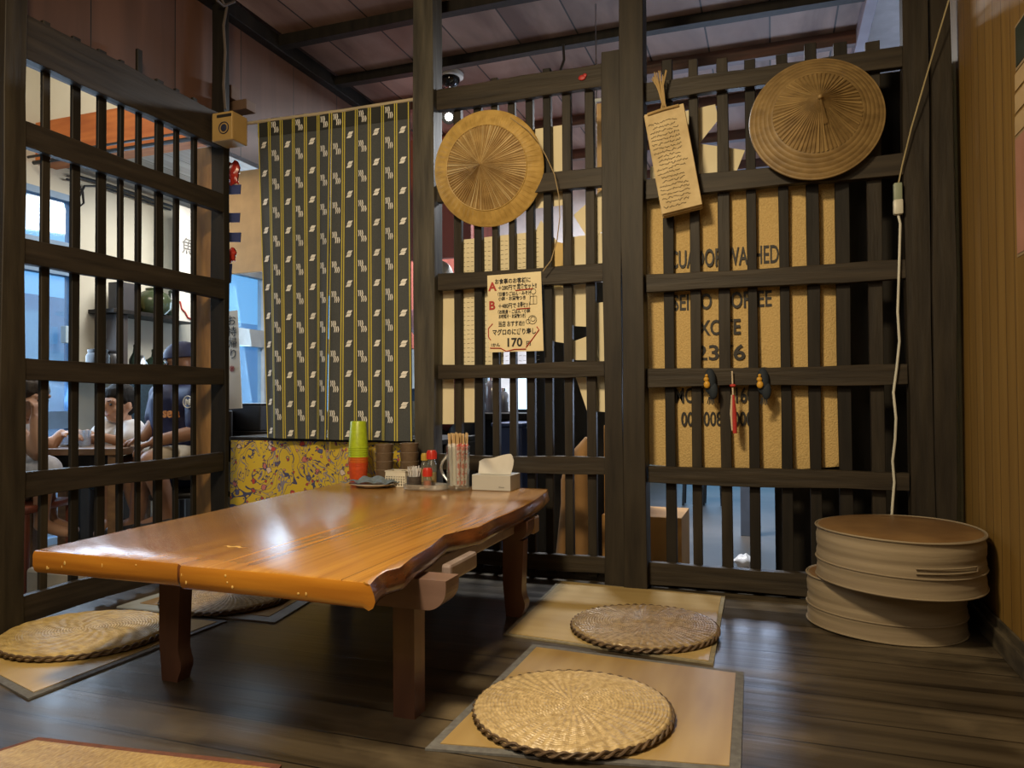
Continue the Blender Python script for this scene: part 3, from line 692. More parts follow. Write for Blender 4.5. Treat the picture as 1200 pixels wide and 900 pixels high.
tube(bm, [t0+Vector((-.06, -.026, -.012)), t0+Vector((0, -.028, 0)), t0+Vector((.06, -.026, .008))], .005, 6)
obj('straw_tie', bm, mat('straw_tie', (.42, .29, .12), .7), pb, smooth=True)

# hand lettered menu sheet
MY = YW-.045
pa, pb_, pc, pd = [onY(MY, *p) for p in ((571, 323), (634, 318), (637, 411), (573, 413))]
mn = thing('menu_sheet', (pa+pc)/2, 'cream hand lettered menu sheet with red marks taped to the middle lattice', 'menu')
bm = NB(); vs = [bm.verts.new(p+Vector((0, k, 0))) for k in (0, .0015) for p in (pd, pc, pb_, pa)]
for fidx in ((0, 1, 2, 3), (7, 6, 5, 4), (0, 4, 5, 1), (1, 5, 6, 2), (2, 6, 7, 3), (3, 7, 4, 0)): bm.faces.new([vs[i] for i in fidx])
obj('paper', bm, mat('menu_paper', S(225, 212, 172), .6, col2=S(215, 200, 160)), mn)
W_ = pb_.x-pa.x; H_ = pa.z-pd.z
def mt(body, u, v, s, m=INK, sx=1, bold=.0004, wd=None):
    o = text('lettering', body, s, (pa.x+u*W_, MY-.0018, pd.z+v*H_+u*.004), FACE_Y, m, mn, ext=.0004, sx=sx, bold=bold)
    if wd:
        xs = [q.co.x for q in o.data.vertices]; k = wd*W_/(max(xs)-min(xs)); x_ = min(xs)
        for q in o.data.vertices: q.co.x = x_+(q.co.x-x_)*k
mt('お食事のお客様に', .14, .885, .0235, wd=.66); mt('A', .03, .80, .050, RED, bold=.0016); mt('＋280円で', .20, .80, .024, wd=.33)
mt('定食セット!!', .56, .80, .025, wd=.36, bold=.0008); mt('（日替りごはん・みそ汁', .15, .725, .0185, wd=.62); mt('小鉢・お漬物つき　）', .21, .665, .0185, wd=.60)
mt('B', .03, .555, .050, RED, bold=.0016); mt('＋480円で', .20, .565, .024, wd=.33); mt('お得セット', .56, .565, .025, wd=.24)
mt('（お刺身・ごはん・小鉢', .15, .495, .0185, wd=.60); mt('お味噌汁・お漬物つき）', .21, .435, .0185, wd=.50)
mt('当店 おすすめ!!', .20, .33, .026, wd=.48); mt('マグロのにぎり寿し', .09, .225, .0275, wd=.80, bold=.0006); mt('1かん', .06, .075, .017); mt('170', .34, .065, .050, bold=.0012); mt('円', .72, .07, .022)
bm = NB()
def mp_(u, v): return Vector((pa.x+u*W_, MY-.0022, pd.z+v*H_))
for pl in ([(.53, .785), (.85, .795)], [(.55, .545), (.80, .55)], [(.10, .37), (.02, .31), (.02, .20), (.06, .16)], [(.05, .055), (.25, .05), (.36, .005), (.5, .03), (.72, .03)], [(.72, .05), (.80, .12), (.96, .27), (.92, .31)]):
    tube(bm, [mp_(*p) for p in pl], .0022, 5)
obj('red_marks', bm, RED, mn)
bm = NB()
def circ(u, v, r, n=12): return [mp_(u, v)+Vector((r*math.cos(2*PI*k/n), 0, r*math.sin(2*PI*k/n))) for k in range(n+1)]
tube(bm, circ(.86, .76, .011), .0009, 4); tube(bm, [mp_(.86, .72), mp_(.86, .60)], .0009, 4); tube(bm, [mp_(.80, .70), mp_(.92, .70), mp_(.92, .60), mp_(.80, .60), mp_(.80, .70)], .0009, 4)
obj('doodle', bm, INK, mn); bm = NB(); tube(bm, circ(.84, .40, .018), .0009, 4); tube(bm, circ(.76, .38, .009), .0009, 4); tube(bm, circ(.85, .41, .010), .0009, 4)
obj('doodle', bm, INK, mn)

# small navy slippers charms with gold knots, red and white tassel
def charm(px, label):
    c = onY(2.925, px, 447)
    o = thing('navy_charm', c, label, 'charm', 'navy charms on the right lattice rail')
    bm = NB(); nav = mat('navy_felt', (.010, .018, .030), .8)
    sph(bm, c+Vector((0, 0, .0)), .03, (.75, .55, 1.7)); sph(bm, c+Vector((.012, -.004, -.035)), .022, (.8, .55, 1.5)); obj('pouch', bm, nav, o, smooth=True)
    bm = NB(); sph(bm, c+Vector((-.012, -.019, .008)), .010, (1, .8, 1)); sph(bm, c+Vector((-.010, -.020, -.012)), .012, (1, .7, 1.2)); sph(bm, c+Vector((-.011, -.02, .022)), .006)
    obj('gold_knot', bm, mat('gold_thread', (.55, .30, .03), .5), o, smooth=True)
    bm = NB()
    for k in range(5): tube(bm, [c+Vector((.004*k-.004, -.004, -.06)), c+Vector((.006*k-.010, -.004, -.085-.004*(k % 2)))], .002, 5)
    obj('fringe', bm, nav, o)
charm(832, 'navy charm with a gold knot on the right lattice rail, left of the red tassel')
charm(894, 'navy charm with a gold knot on the right lattice rail, right of the red tassel')
tc_ = onY(2.925, 858, 441); ts = thing('red_tassel', tc_, 'thin red and white tassel hanging from the right lattice rail', 'tassel')
bm = NB(); tube(bm, [tc_+Vector((0, 0, .02)), tc_+Vector((.001, 0, -.03)), tc_+Vector((.002, 0, -.07))], .003, 6); tube(bm, [tc_+Vector((-.002, -.002, -.07)), tc_+Vector((-.004, -.002, -.14)), tc_+Vector((-.002, -.002, -.205))], [.003, .006, .003], 7); obj('white_cord', bm, mat('offwhite_thread', (.6, .5, .36), .7), ts, smooth=True)
bm = NB(); tube(bm, [tc_+Vector((.004, -.004, -.07)), tc_+Vector((.007, -.004, -.15)), tc_+Vector((.008, -.004, -.215))], [.004, .009, .008], 8); sph(bm, tc_+Vector((.002, -.004, -.035)), .009, (1.3, .8, .7)); obj('red_threads', bm, mat('red_thread', (.42, .025, .02), .6), ts, smooth=True)

# cable with inline plug
cbm = NB(); WC = mat('white_cable', (.55, .55, .48), .4)
cb = thing('power_cable', onY(2.92, 1052, 235), 'white cable with an inline plug hanging down the right lattice', 'cable')
tube(cbm, [onY(2.85, 1115, -10), onY(2.87, 1100, 40), onY(2.89, 1084, 95), onY(2.91, 1068, 150), onY(2.92, 1057, 195), onY(2.925, 1053, 215)], .0028, 6); obj('thin_wire', cbm, mat('yellowish_wire', (.36, .30, .16), .5), cb, smooth=True)
cbm = NB(); tube(cbm, [onY(2.93, *p) for p in ((1051, 245), (1055, 262), (1054, 300), (1053, 335), (1052, 365), (1054, 400), (1051, 430), (1047, 460), (1050, 490), (1049, 515), (1046, 540), (1048, 565), (1046, 590), (1045, 605))], .0045, 8); obj('cord', cbm, WC, cb, smooth=True)
bm = NB(); p = onY(2.925, 1052, 225); box(bm, p+Vector((-.014, -.012, -.032)), p+Vector((.014, .012, .032)), .005); o = obj('socket', bm, mat('green_grey_plastic', (.25, .30, .22), .5), cb, smooth=True); o['label'] = 'green-grey socket half'
bm = NB(); p = onY(2.925, 1052.5, 242); box(bm, p+Vector((-.016, -.013, -.030)), p+Vector((.016, .013, .026)), .007); o = obj('plug', bm, WC, cb, smooth=True); o['label'] = 'white plug half'

# small tan box at the corner post
p = onX(XL+.045, 260, 147)
tbx = thing('wall_box', p, 'small tan box with a dark round emblem at the top of the dark corner post', 'wall box')
TANB = mat('tan_painted_box', (.36, .24, .085), .5, col2=(.31, .20, .07))
by0, by1 = 2.585, 2.70
cc = onY(2.60, 260, 147)
bm = NB(); box(bm, (cc.x-.055, 2.60, cc.z-.066), (cc.x+.055, 2.70, cc.z+.060), .006); obj('case', bm, TANB, tbx)
bm = NB(); box(bm, (cc.x-.025, 2.597, cc.z+.035), (cc.x+.050, 2.601, cc.z+.047)); obj('dark_label', bm, INK, tbx)
bm = NB(); ec = Vector((cc.x+.012, 2.597, cc.z-.012)); tube(bm, [ec+Vector((.025*math.cos(2*PI*k/24), 0, .025*math.sin(2*PI*k/24))) for k in range(25)], .002, 5); sph(bm, ec, .016, (1, .12, 1)); obj('emblem', bm, mat('navy_print', (.02, .025, .06), .5), tbx)
tq = onY(2.87, 286, 126); bm = NB(); box(bm, (tq.x-.07, 2.83, tq.z-.025), (tq.x+.045, 2.90, tq.z+.022), .003); box(bm, (tq.x-.075, 2.80, tq.z+.022), (tq.x-.015, 2.86, tq.z+.085), .003)
tag(obj('timber_block', bm, mat('weathered_block', (.12, .07, .045), .7), None), 'two small timber offcuts nailed above the curtain rod by the corner post', 'wood block')

# red packets and blue strips on the corner post
CY = 2.80
rp_ = onY(CY, 273, 205)
for (px, py, w_, h_, lab) in ((274, 203, .055, .105, 'shiny red packet at the top of the corner post strip'), (271, 299, .045, .060, 'small red packet low on the corner post strip')):
    q = onY(CY, px, py); bm = NB(); nu, nv = 8, 8; V = {}
    for sd in (0, 1):
        for i in range(nu+1):
            for j in range(nv+1):
                u, v = i/nu-.5, j/nv-.5; e = max(0, 1-(2*abs(u))**3)*max(0, 1-(2*abs(v))**3)
                V[sd, i, j] = bm.verts.new((q.x+u*w_*(1+.2*math.sin(v*7)), q.y+(.004+.014*e)*(1 if sd else -1)+.003*math.sin(u*20+v*15), q.z+v*h_+.006*math.sin(u*8)))
        for i in range(nu):
            for j in range(nv): bm.faces.new((V[sd, i, j], V[sd, i+1, j], V[sd, i+1, j+1], V[sd, i, j+1]))
    tag(obj('red_packet', bm, mat('shiny_red_film', (.40, .03, .02), .25), smooth=True), lab, 'packet', 'red packets on the corner post')
for (px, py, lab) in ((275, 222, 'topmost'), (274, 255, 'second from top of the'), (275, 278, 'third from top of the'), (269, 320, 'lowest')):
    q = onY(CY, px, py); bm = NB(); hh = .022 if py != 320 else .045
    box(bm, (q.x-.055, CY-.003, q.z-hh), (q.x+.035 if py != 320 else q.x+.012, CY+.001, q.z+hh), 0, Matrix.Rotation(.08, 3, 'Y'))
    tag(obj('blue_strip', bm, mat('navy_blue_cloth', (.018, .030, .13), .7)), {'topmost': 'navy cloth strip, topmost, just below the upper red packet', 'lowest': 'long navy cloth strip at the bottom, below the small red packet'}.get(lab, 'navy cloth strip, %s short strips beside the corner post' % lab), 'cloth strip', 'navy cloth strips beside the corner post')

# ================================================================ NOREN (striped curtain)
NYY = YW-.03
NM = [mat('charcoal_cotton', (.060, .068, .074), .8, col2=(.048, .054, .059), scale=(200, 200, 200)), mat('yellow_stripe', (.55, .47, .07), .7), mat('white_ikat', (.80, .80, .78), .7), mat('shaded_hem_cotton', (.018, .020, .018), .8)]  # hem colour is darkened because doubled cloth lets less light through
def noren(a_top, b_top, a_bot, b_bot, motifs, label, ph):
    """corner px at left/right, top/bottom"""
    TL, TR = onY(NYY, *a_top), onY(NYY, *b_top); BL, BR = onY(NYY, *a_bot), onY(NYY, *b_bot)
    n = len(motifs)
    def P(u, v, off=0):
        top = TL.lerp(TR, u); bot = BL.lerp(BR, u); p = top.lerp(bot, v)
        wv = .010*v*math.sin(u*9+ph+v*1.5)+.006*math.sin(u*17+ph*2)*(.3+v)
        return Vector((p.x, NYY+wv-off, p.z))
    o = thing('noren_curtain', ((TL.x+TR.x)/2, NYY, BL.z), label, 'curtain', 'charcoal striped curtain halves')
    bm = NB()
    def quadstrip(u0, u1, v0, v1, nu, nv, off, mi):
        V = [[bm.verts.new(P(u0+(u1-u0)*i/nu, v0+(v1-v0)*j/nv, off)) for j in range(nv+1)] for i in range(nu+1)]
        for i in range(nu):
            for j in range(nv):
                f = bm.faces.new((V[i][j], V[i][j+1], V[i+1][j+1], V[i+1][j])); f.material_index = mi
    quadstrip(0, 1, .05, 1, n*6, 40, 0, 0)
    quadstrip(0, 1, 0, .055, n*6, 3, .003, 3)
    quadstrip(0, 1, 0, 1, n*6, 40, -.002, 0)
    for k in range(n+1):
        for s in (-1, 1):
            uc = k/n+s*.075/n
            if k == 0 and s < 0 or k == n and s > 0: continue
            quadstrip(max(0, uc-.035/n), min(1, uc+.035/n), 0, 1, 1, 40, .0042, 1)
    H0 = TL.z-BL.z; per = .137/H0
    for k, mt_ in enumerate(motifs):
        uc = (k+.5)/n; v = .085 if mt_ == 'a' else .035
        v += random.uniform(-.004, .004)
        while v < .985:
            w1 = 1/n
            def poly(pts):
                f = bm.faces.new([bm.verts.new(P(uc+x*w1, v+y*per, .0048)) for x, y in pts][::-1]); f.material_index = 2
            if mt_ == 'a':
                poly([(-.20, .0), (-.06, -.10), (.28, -.10), (.14, .0)]); poly([(-.28, .11), (-.14, .01), (.20, .01), (.06, .11)])
            else:
                for (sx, sy) in ((-.12, -.11), (.10, .08)):
                    for q_ in (-.13, .0, .13): poly([(sx+q_-.05, sy-.12), (sx+q_+.02, sy-.11), (sx+q_+.07, sy+.0), (sx+q_+.01, sy+.09), (sx+q_-.03, sy+.08), (sx+q_+.0, sy-.01)])
            v += per
    obj('cloth', bm, NM, o); return o
noren((302, 141), (388, 130), (311, 513), (385, 515), 'ababab'[:6], 'left half of the charcoal striped curtain, beside the corner post', .4)
noren((388.5, 130), (480, 117), (385.5, 515), (483, 517), 'bababa', 'right half of the charcoal striped curtain, beside the grey-brown post', 2.1)
bm = NB(); tube(bm, [onY(NYY, 272, 147), onY(NYY, 400, 130), onY(NYY, 495, 115)], .008, 10)
tag(obj('curtain_rod', bm, mat('cream_rod', (.45, .38, .26), .5), smooth=True), 'thin cream rod carrying the striped curtain', 'curtain rod')

# ================================================================ COUNTER WITH YELLOW FLORAL CLOTH
def floral():
    m = bpy.data.materials.new('yellow_floral_cotton'); m.use_nodes = True; N = m.node_tree.nodes; L = m.node_tree.links; b = N['Principled BSDF']; b.inputs['Roughness'].default_value = .75
    tc = N.new('ShaderNodeTexCoord'); src = tc.outputs['Object']
    last = None
    def mixin(fac, col):
        nonlocal last
        mx = N.new('ShaderNodeMix'); mx.data_type = 'RGBA'; L.new(fac, mx.inputs[0])
        if last is None: mx.inputs[6].default_value = (.60, .43, .035, 1)
        else: L.new(last, mx.inputs[6])
        if isinstance(col, tuple): mx.inputs[7].default_value = (*col, 1)
        else: L.new(col, mx.inputs[7])
        last = mx.outputs[2]
    def flat(scale, loc):
        mp = N.new('ShaderNodeMapping'); mp.inputs['Scale'].default_value = (scale, .001, scale); mp.inputs['Location'].default_value = loc; L.new(src, mp.inputs[0]); return mp.outputs[0]
    def band(val, lo, hi):
        a = N.new('ShaderNodeMath'); a.operation = 'COMPARE'; a.inputs[1].default_value = (lo+hi)/2; a.inputs[2].default_value = (hi-lo)/2; L.new(val, a.inputs[0]); return a.outputs[0]
    nz = N.new('ShaderNodeTexNoise'); nz.inputs['Scale'].default_value = 1; nz.inputs['Detail'].default_value = 1.5; nz.inputs['Distortion'].default_value = 2.5; L.new(flat(8, (3, 0, 1)), nz.inputs['Vector'])
    mixin(band(nz.outputs['Fac'], .485, .52), (.05, .06, .16)); mixin(band(nz.outputs['Fac'], .60, .64), (.22, .20, .26))
    for scale, loc, rad, cols in ((17, (1, 0, 2), .33, ((.45, .05, .04), (.50, .16, .15), (.08, .10, .24), (.62, .50, .42))), (30, (5, 0, 9), .28, ((.42, .05, .04), (.06, .08, .2), (.55, .25, .2), (.5, .1, .1)))):
        vo = N.new('ShaderNodeTexVoronoi'); vo.inputs['Scale'].default_value = 1; L.new(flat(scale, loc), vo.inputs['Vector'])
        n2 = N.new('ShaderNodeTexNoise'); n2.inputs['Scale'].default_value = 1; n2.inputs['Detail'].default_value = 1; L.new(flat(scale*4, loc), n2.inputs['Vector'])
        ad = N.new('ShaderNodeMath'); ad.operation = 'MULTIPLY_ADD'; ad.inputs[1].default_value = .35; L.new(n2.outputs['Fac'], ad.inputs[0]); L.new(vo.outputs['Distance'], ad.inputs[2])
        sp = N.new('ShaderNodeSeparateColor'); L.new(vo.outputs['Color'], sp.inputs[0])
        cr = N.new('ShaderNodeValToRGB'); cr.color_ramp.interpolation = 'CONSTANT'
        for i, c in enumerate(cols):
            e = cr.color_ramp.elements[i] if i < 2 else cr.color_ramp.elements.new(i/4); e.position = i/4; e.color = (*c, 1)
        L.new(sp.outputs[0], cr.inputs[0])
        lt = N.new('ShaderNodeMath'); lt.operation = 'LESS_THAN'; lt.inputs[1].default_value = rad+.12; L.new(ad.outputs[0], lt.inputs[0])
        mixin(lt.outputs[0], (.10, .06, .10))
        lt = N.new('ShaderNodeMath'); lt.operation = 'LESS_THAN'; lt.inputs[1].default_value = rad+.06; L.new(ad.outputs[0], lt.inputs[0]); mixin(lt.outputs[0], cr.outputs[0])
        lt = N.new('ShaderNodeMath'); lt.operation = 'LESS_THAN'; lt.inputs[1].default_value = rad-.13; L.new(ad.outputs[0], lt.inputs[0]); mixin(lt.outputs[0], (.66, .48, .10))
    L.new(last, b.inputs['Base Color']); return m
KY = YW+.02
a = onY(KY, 271, 513); b_ = Xp(517, Y=KY)
ct = thing('counter', ((a.x+b_)/2, KY, FZ), 'dark topped counter behind the striped curtain, draped with yellow floral cloth', 'counter')
bx('worktop', (a.x-.02, KY+.01, a.z-.02), (b_, KY+.42, a.z+.005), BLACKW, ct, .004)
bx('base', (a.x+.02, KY+.05, FZ), (b_, KY+.40, a.z-.02), BLACKW, ct, .004)
bm = NB(); nu, nv = 120, 10; V = {}
for i in range(nu+1):
    for j in range(nv+1):
        u, v = i/nu, j/nv; x = a.x+(b_-a.x)*u
        V[i, j] = bm.verts.new((x-.012*(v) if i == 0 else x, KY+.002-.006*math.sin(u*46)*v-.004*math.sin(u*23+1), a.z-.012-.62*v))
for i in range(nu):
    for j in range(nv): bm.faces.new((V[i, j], V[i+1, j], V[i+1, j+1], V[i, j+1]))
tag(obj('floral_cloth', bm, floral(), smooth=True), 'yellow floral cloth with red and blue flowers hanging below the striped curtain', 'cloth')

# ================================================================ THINGS ON THE TABLE
def onT(x, y): return onZ(TZ, x, y)
def cupstack(cx, cy, r0_, r1_, ncup, pitch, hcup, mats_, z0, label, grp):
    o = None
    for k in range(ncup):
        bm = NB(); z = z0+k*pitch; m = mats_(k)
        lathe(bm, [(0, 0), (r0_*.94, 0), (r0_, .003), (r1_, hcup-.004), (r1_+.0012, hcup-.002), (r1_, hcup), (r1_-.0018, hcup-.001), (r0_-.002, .005), (0, .004)], (cx, cy, z), 28)
        lab = label(k)
        tag(obj('plastic_cup', bm, m, smooth=True, loc=(cx, cy, z)), lab, 'cup', grp)
def cuptex(nm, c): return mat(nm, c, .35, scale=(60, 60, 60))
GRN = cuptex('lime_green_plastic', (.38, .50, .02)); ORG = cuptex('orange_plastic', (.60, .14, .02)); BRC = cuptex('smoky_brown_plastic', (.16, .11, .07)); REDO = cuptex('red_orange_plastic', (.60, .08, .02))
c = onY(2.80, 420, 560)
nth = ['lowest', 'second', 'third', 'fourth', 'fifth', 'sixth', 'seventh', 'eighth', 'ninth', 'topmost']
cx, cy = c.x, 2.80
zc = TZ+.0005
TIER = ['lowest', 'second from the bottom', 'middle one', 'fourth from the bottom', 'topmost']
for k in range(5):
    bm = NB(); hh = .085; z = zc+k*.0078
    lathe(bm, [(0, 0), (.033, 0), (.035, .003), (.0415, hh-.005), (.0430, hh-.004), (.0430, hh), (.0405, hh-.001), (.034, .006), (0, .005)], (cx, cy, z), 28)
    tag(obj('plastic_cup', bm, REDO if k < 2 else ORG, smooth=True, loc=(cx, cy, z)), 'orange plastic cup, %s among the orange ones in the tall stack' % TIER[k], 'cup', 'orange cups in the tall stack')
zg = zc+.1168
for k in range(5):
    bm = NB(); hh = .115; z = zg+k*.0095
    lathe(bm, [(.0405, .001), (.0430, 0), (.0430, .004), (.0415, .005), (.0335, hh-.003), (.032, hh), (0, hh), (0, hh-.002), (.0315, hh-.004)], (cx, cy, z), 28)
    tag(obj('plastic_cup', bm, GRN, smooth=True, loc=(cx, cy, z)), 'lime green plastic cup, %s among the green ones in the tall stack' % TIER[k], 'cup', 'green cups in the tall stack')
for (px, nm) in ((452, 'left brown stack'), (481, 'right brown stack')):
    q = onY(2.86, px, 560); cupstack(q.x, 2.85, .034, .040, 4, .036 if px == 452 else .038, .062, lambda k: BRC, zc, lambda k, nm=nm: 'brown plastic cup, %s of the %s near the basket' % (['lowest', 'second from the bottom', 'third from the bottom', 'topmost'][k], nm), 'brown cups in two stacks')
# plate with cloth
q = onT(441, 571); pl = NB(); lathe(pl, [(0, 0), (.055, 0), (.062, .004), (.098, .013), (.101, .016), (.098, .017), (.060, .008), (0, .006)], (q.x-.02, q.y+.0, TZ+.0005), 40, 1, .75)
px_, py_ = q.x-.02, q.y
tag(obj('white_plate', pl, WHITE, smooth=True, loc=(px_, py_, TZ)), 'white oval plate under the folded blue-grey cloth', 'plate')
bm = NB(); nu, nv = 40, 26; V = {}; random.seed(3)
for sd in (0, 1):
    for i in range(nu+1):
        for j in range(nv+1):
            u, v = i/nu*2-1, j/nv*2-1
            hgt = .019+.017*math.exp(-((u-.05)**2*5+(v-.2)**2*4))+.010*abs(math.sin(u*5.5+v*2.3))*(1-.3*abs(v))+.008*math.exp(-((u+.35)/.13)**2)-.010*max(0, abs(u)-.7)
            V[sd, i, j] = bm.verts.new((px_+.105*u+.012*v, py_+.055*v+.012*u+.01*math.sin(u*4), TZ+hgt+(.0025 if sd else 0)))
    for i in range(nu):
        for j in range(nv): bm.faces.new((V[sd, i, j], V[sd, i+1, j], V[sd, i+1, j+1], V[sd, i, j+1]))
edge = [(i, 0) for i in range(nu)]+[(nu, j) for j in range(nv)]+[(i, nv) for i in range(nu, 0, -1)]+[(0, j) for j in range(nv, 0, -1)]
for e in range(len(edge)):
    a1, b1 = edge[e], edge[(e+1) % len(edge)]; bm.faces.new((V[0, a1[0], a1[1]], V[0, b1[0], b1[1]], V[1, b1[0], b1[1]], V[1, a1[0], a1[1]]))
tag(obj('folded_cloth', bm, mat('blue_grey_wipe', (.15, .19, .23), .85, col2=(.11, .145, .18), scale=(60, 60, 60)), smooth=True), 'crumpled blue-grey wiping cloth on the white plate', 'cloth')
# white basket
q = onY(2.78, 468, 556); bk = thing('white_basket', (q.x, 2.78, TZ), 'small white perforated plastic basket between the cups and the bottles', 'basket')
bm = NB(); bw, bd, bh = .045, .035, .062; WPL = mat('white_plastic', (.72, .68, .58), .4); zb_ = TZ+.001
box(bm, (q.x-bw, 2.78-bd, zb_), (q.x+bw, 2.78+bd, zb_+.004))
for s in (-1, 1):
    box(bm, (q.x-bw, 2.78+s*bd-.0015, zb_+bh-.018), (q.x+bw, 2.78+s*bd+.0015, zb_+bh)); box(bm, (q.x+s*bw-.0015, 2.78-bd, zb_+bh-.018), (q.x+s*bw+.0015, 2.78+bd, zb_+bh))
    for k in range(9):
        xx = q.x-bw+2*bw*k/8; box(bm, (xx-.0022, 2.78+s*bd-.0012, zb_), (xx+.0022, 2.78+s*bd+.0012, zb_+bh-.015))
    for k in range(7):
        yy = 2.78-bd+2*bd*k/6; box(bm, (q.x+s*bw-.0012, yy-.0022, zb_), (q.x+s*bw+.0012, yy+.0022, zb_+bh-.015))
    for k in (1, 2, 3): box(bm, (q.x-bw, 2.78+s*bd-.001, zb_+.003+k*.011), (q.x+bw, 2.78+s*bd+.001, zb_+.006+k*.011)); box(bm, (q.x+s*bw-.001, 2.78-bd, zb_+.003+k*.011), (q.x+s*bw+.001, 2.78+bd, zb_+.006+k*.011))
obj('mesh_sides', bm, WPL, bk); bm = NB()
for s in (-1, 1): box(bm, (q.x-bw-.003, 2.78+s*bd-.003, zb_+bh), (q.x+bw+.003, 2.78+s*bd+.003, zb_+bh+.004)); box(bm, (q.x+s*bw-.003, 2.78-bd, zb_+bh), (q.x+s*bw+.003, 2.78+bd, zb_+bh+.004))
obj('rim', bm, WPL, bk)
# bottles
GL = glass('clear_glass', (.93, .96, .95), .06, .05); PLS = glass('clear_plastic_wall', (.88, .88, .86), .10, .16)
def bottle(x, y, r, h, neck, capm, caph, liq, lh, label, capr=None, z0=TZ+.001, grp='seasoning bottles on the table'):
    o = thing('seasoning_bottle', (x, y, z0), label, 'bottle', grp)
    bm = NB(); lathe(bm, [(0, 0), (r*.92, 0), (r, .004), (r, h*.72), (r*.9, h*.82), (neck, h*.93), (neck, h)], (x, y, z0), 20); obj('glass_body', bm, GL, o, smooth=True)
    bm = NB(); lathe(bm, [(0, .003), (r*.90, .003), (r*.93, .006), (r*.93, lh), (0, lh)], (x, y, z0), 20); obj('contents', bm, liq, o, smooth=True)
    bm = NB(); cr = capr or neck*1.25; lathe(bm, [(cr, -.004), (cr, caph*.75), (cr*.85, caph), (0, caph)], (x, y, z0+h), 18)
    for k in range(14):
        a = 2*PI*k/14; tube(bm, [(x+cr*math.cos(a), y+cr*math.sin(a), z0+h-.003), (x+cr*math.cos(a), y+cr*math.sin(a), z0+h+caph*.72)], .0012, 4)
    obj('cap', bm, capm, o, smooth=True)
REDC = mat('red_cap_plastic', (.55, .035, .02), .35); GOLDC = mat('gold_cap', (.50, .34, .06), .35)
OIL = mat('amber_oil', (.40, .27, .08), .15); DRK = mat('soy_dark', (.03, .015, .008), .2); SALT = mat('pale_grains', (.55, .42, .28), .8); REDP = mat('red_pepper', (.42, .12, .05), .8)
q = onY(2.80, 506, 560); bottle(q.x, 2.80, .022, .118, .0135, REDC, .032, OIL, .06, 'tall glass bottle with a red cap and amber oil behind the tray', capr=.021)
q = onY(2.82, 495, 560); bottle(q.x, 2.84, .017, .108, .011, GOLDC, .026, OIL, .07, 'slim bottle with a gold cap left of the tall red capped bottle')
q = onT(501, 568); sy_ = 2.70; q = onY(sy_, 501, 568); bottle(q.x, sy_, .017, .052, .013, REDC, .030, REDP, .030, 'short shaker with a red cap standing in the clear tray', capr=.0185, z0=TZ+.006)
q = onY(2.68, 484, 570); tp = thing('toothpick_holder', (q.x, 2.69, TZ+.006), 'dark cup of wrapped toothpicks in the clear tray', 'toothpick holder')
bm = NB(); lathe(bm, [(0, 0), (.026, 0), (.028, .003), (.029, .048), (.0265, .048), (.025, .006), (0, .005)], (q.x, 2.69, TZ+.006), 24); obj('cup', bm, mat('dark_woven_cup', (.06, .05, .045), .6, scale=(90, 90, 200), bump=.4), tp, smooth=True)
bm = NB(); random.seed(5)
for k in range(34):
    a = random.random()*2*PI; rr = random.random()*.019; e = Vector((q.x+rr*math.cos(a), 2.69+rr*math.sin(a), TZ+.02)); f_ = e+Vector((rr*math.cos(a)*.45+random.uniform(-.006, .006), rr*math.sin(a)*.45, .062+random.random()*.014)); tube(bm, [e, f_], .0018, 4)
obj('toothpicks', bm, mat('wrapped_toothpick', (.66, .66, .68), .6), tp)
# clear tray
q = onT(498, 571); ty = 2.71; q = onY(ty, 499, 570)
tr = thing('clear_tray', (q.x, ty, TZ), 'clear shallow plastic tray holding the toothpicks and the short shaker', 'tray')
bm = NB(); tw_, td_ = .088, .050
lathe(bm, [(0, .0), (.95, .0), (1, .003/1), (1.02, .022), (.99, .022), (.97, .005), (0, .004)], (0, 0, 0), 32)
for v in bm.verts:
    a = math.atan2(v.co.y, v.co.x); r = math.hypot(v.co.x, v.co.y); k = (abs(math.cos(a))**4+abs(math.sin(a))**4)**-.25 if r > 1e-5 else 0
    v.co.x = q.x+r*k*math.cos(a)*tw_; v.co.y = ty+r*k*math.sin(a)*td_; v.co.z += TZ+.0008
obj('tray_body', bm, PLS, tr, smooth=True)
bm = NB(); box(bm, (q.x-.058, ty-.028, TZ+.0052), (q.x+.01, ty+.02, TZ+.0056)); sph(bm, (q.x-.022, ty-.012, TZ+.0075), .03, (1.1, .5, .08)); tag(obj('paper_doily', bm, mat('cream_napkin', (.68, .60, .46), .7)), 'cream paper pad lying in the clear tray', 'paper pad')
# mug with chopsticks
my_ = 2.735; q = onY(my_, 537, 570)
mg = thing('glass_mug', (q.x, my_, TZ), 'clear glass beer mug used as a chopstick holder', 'mug')
bm = NB(); lathe(bm, [(0, 0), (.042, 0), (.045, .005), (.046, .02), (.046, .170), (.0475, .173), (.046, .175), (.0425, .172), (.041, .02), (0, .014)], (q.x, my_, TZ+.0005), 32); obj('glass_body', bm, GL, mg, smooth=True)
bm = NB(); tube(bm, [(q.x-.042-.030*math.sin(PI*t/14), my_-.006, TZ+.035+.105*t/14) for t in range(15)], .006, 8); obj('handle', bm, glass('thick_glass', (.86, .9, .9), .22, .12), mg, smooth=True)
random.seed(9); CHW = mat('bare_bamboo', (.62, .44, .22), .6); SLV = mat('white_printed_sleeve', (.74, .70, .66), .6); SLR = mat('pink_printed_sleeve', (.70, .60, .58), .6, col2=(.60, .12, .10), scale=(90, 90, 90), lo=.47, hi=.5)
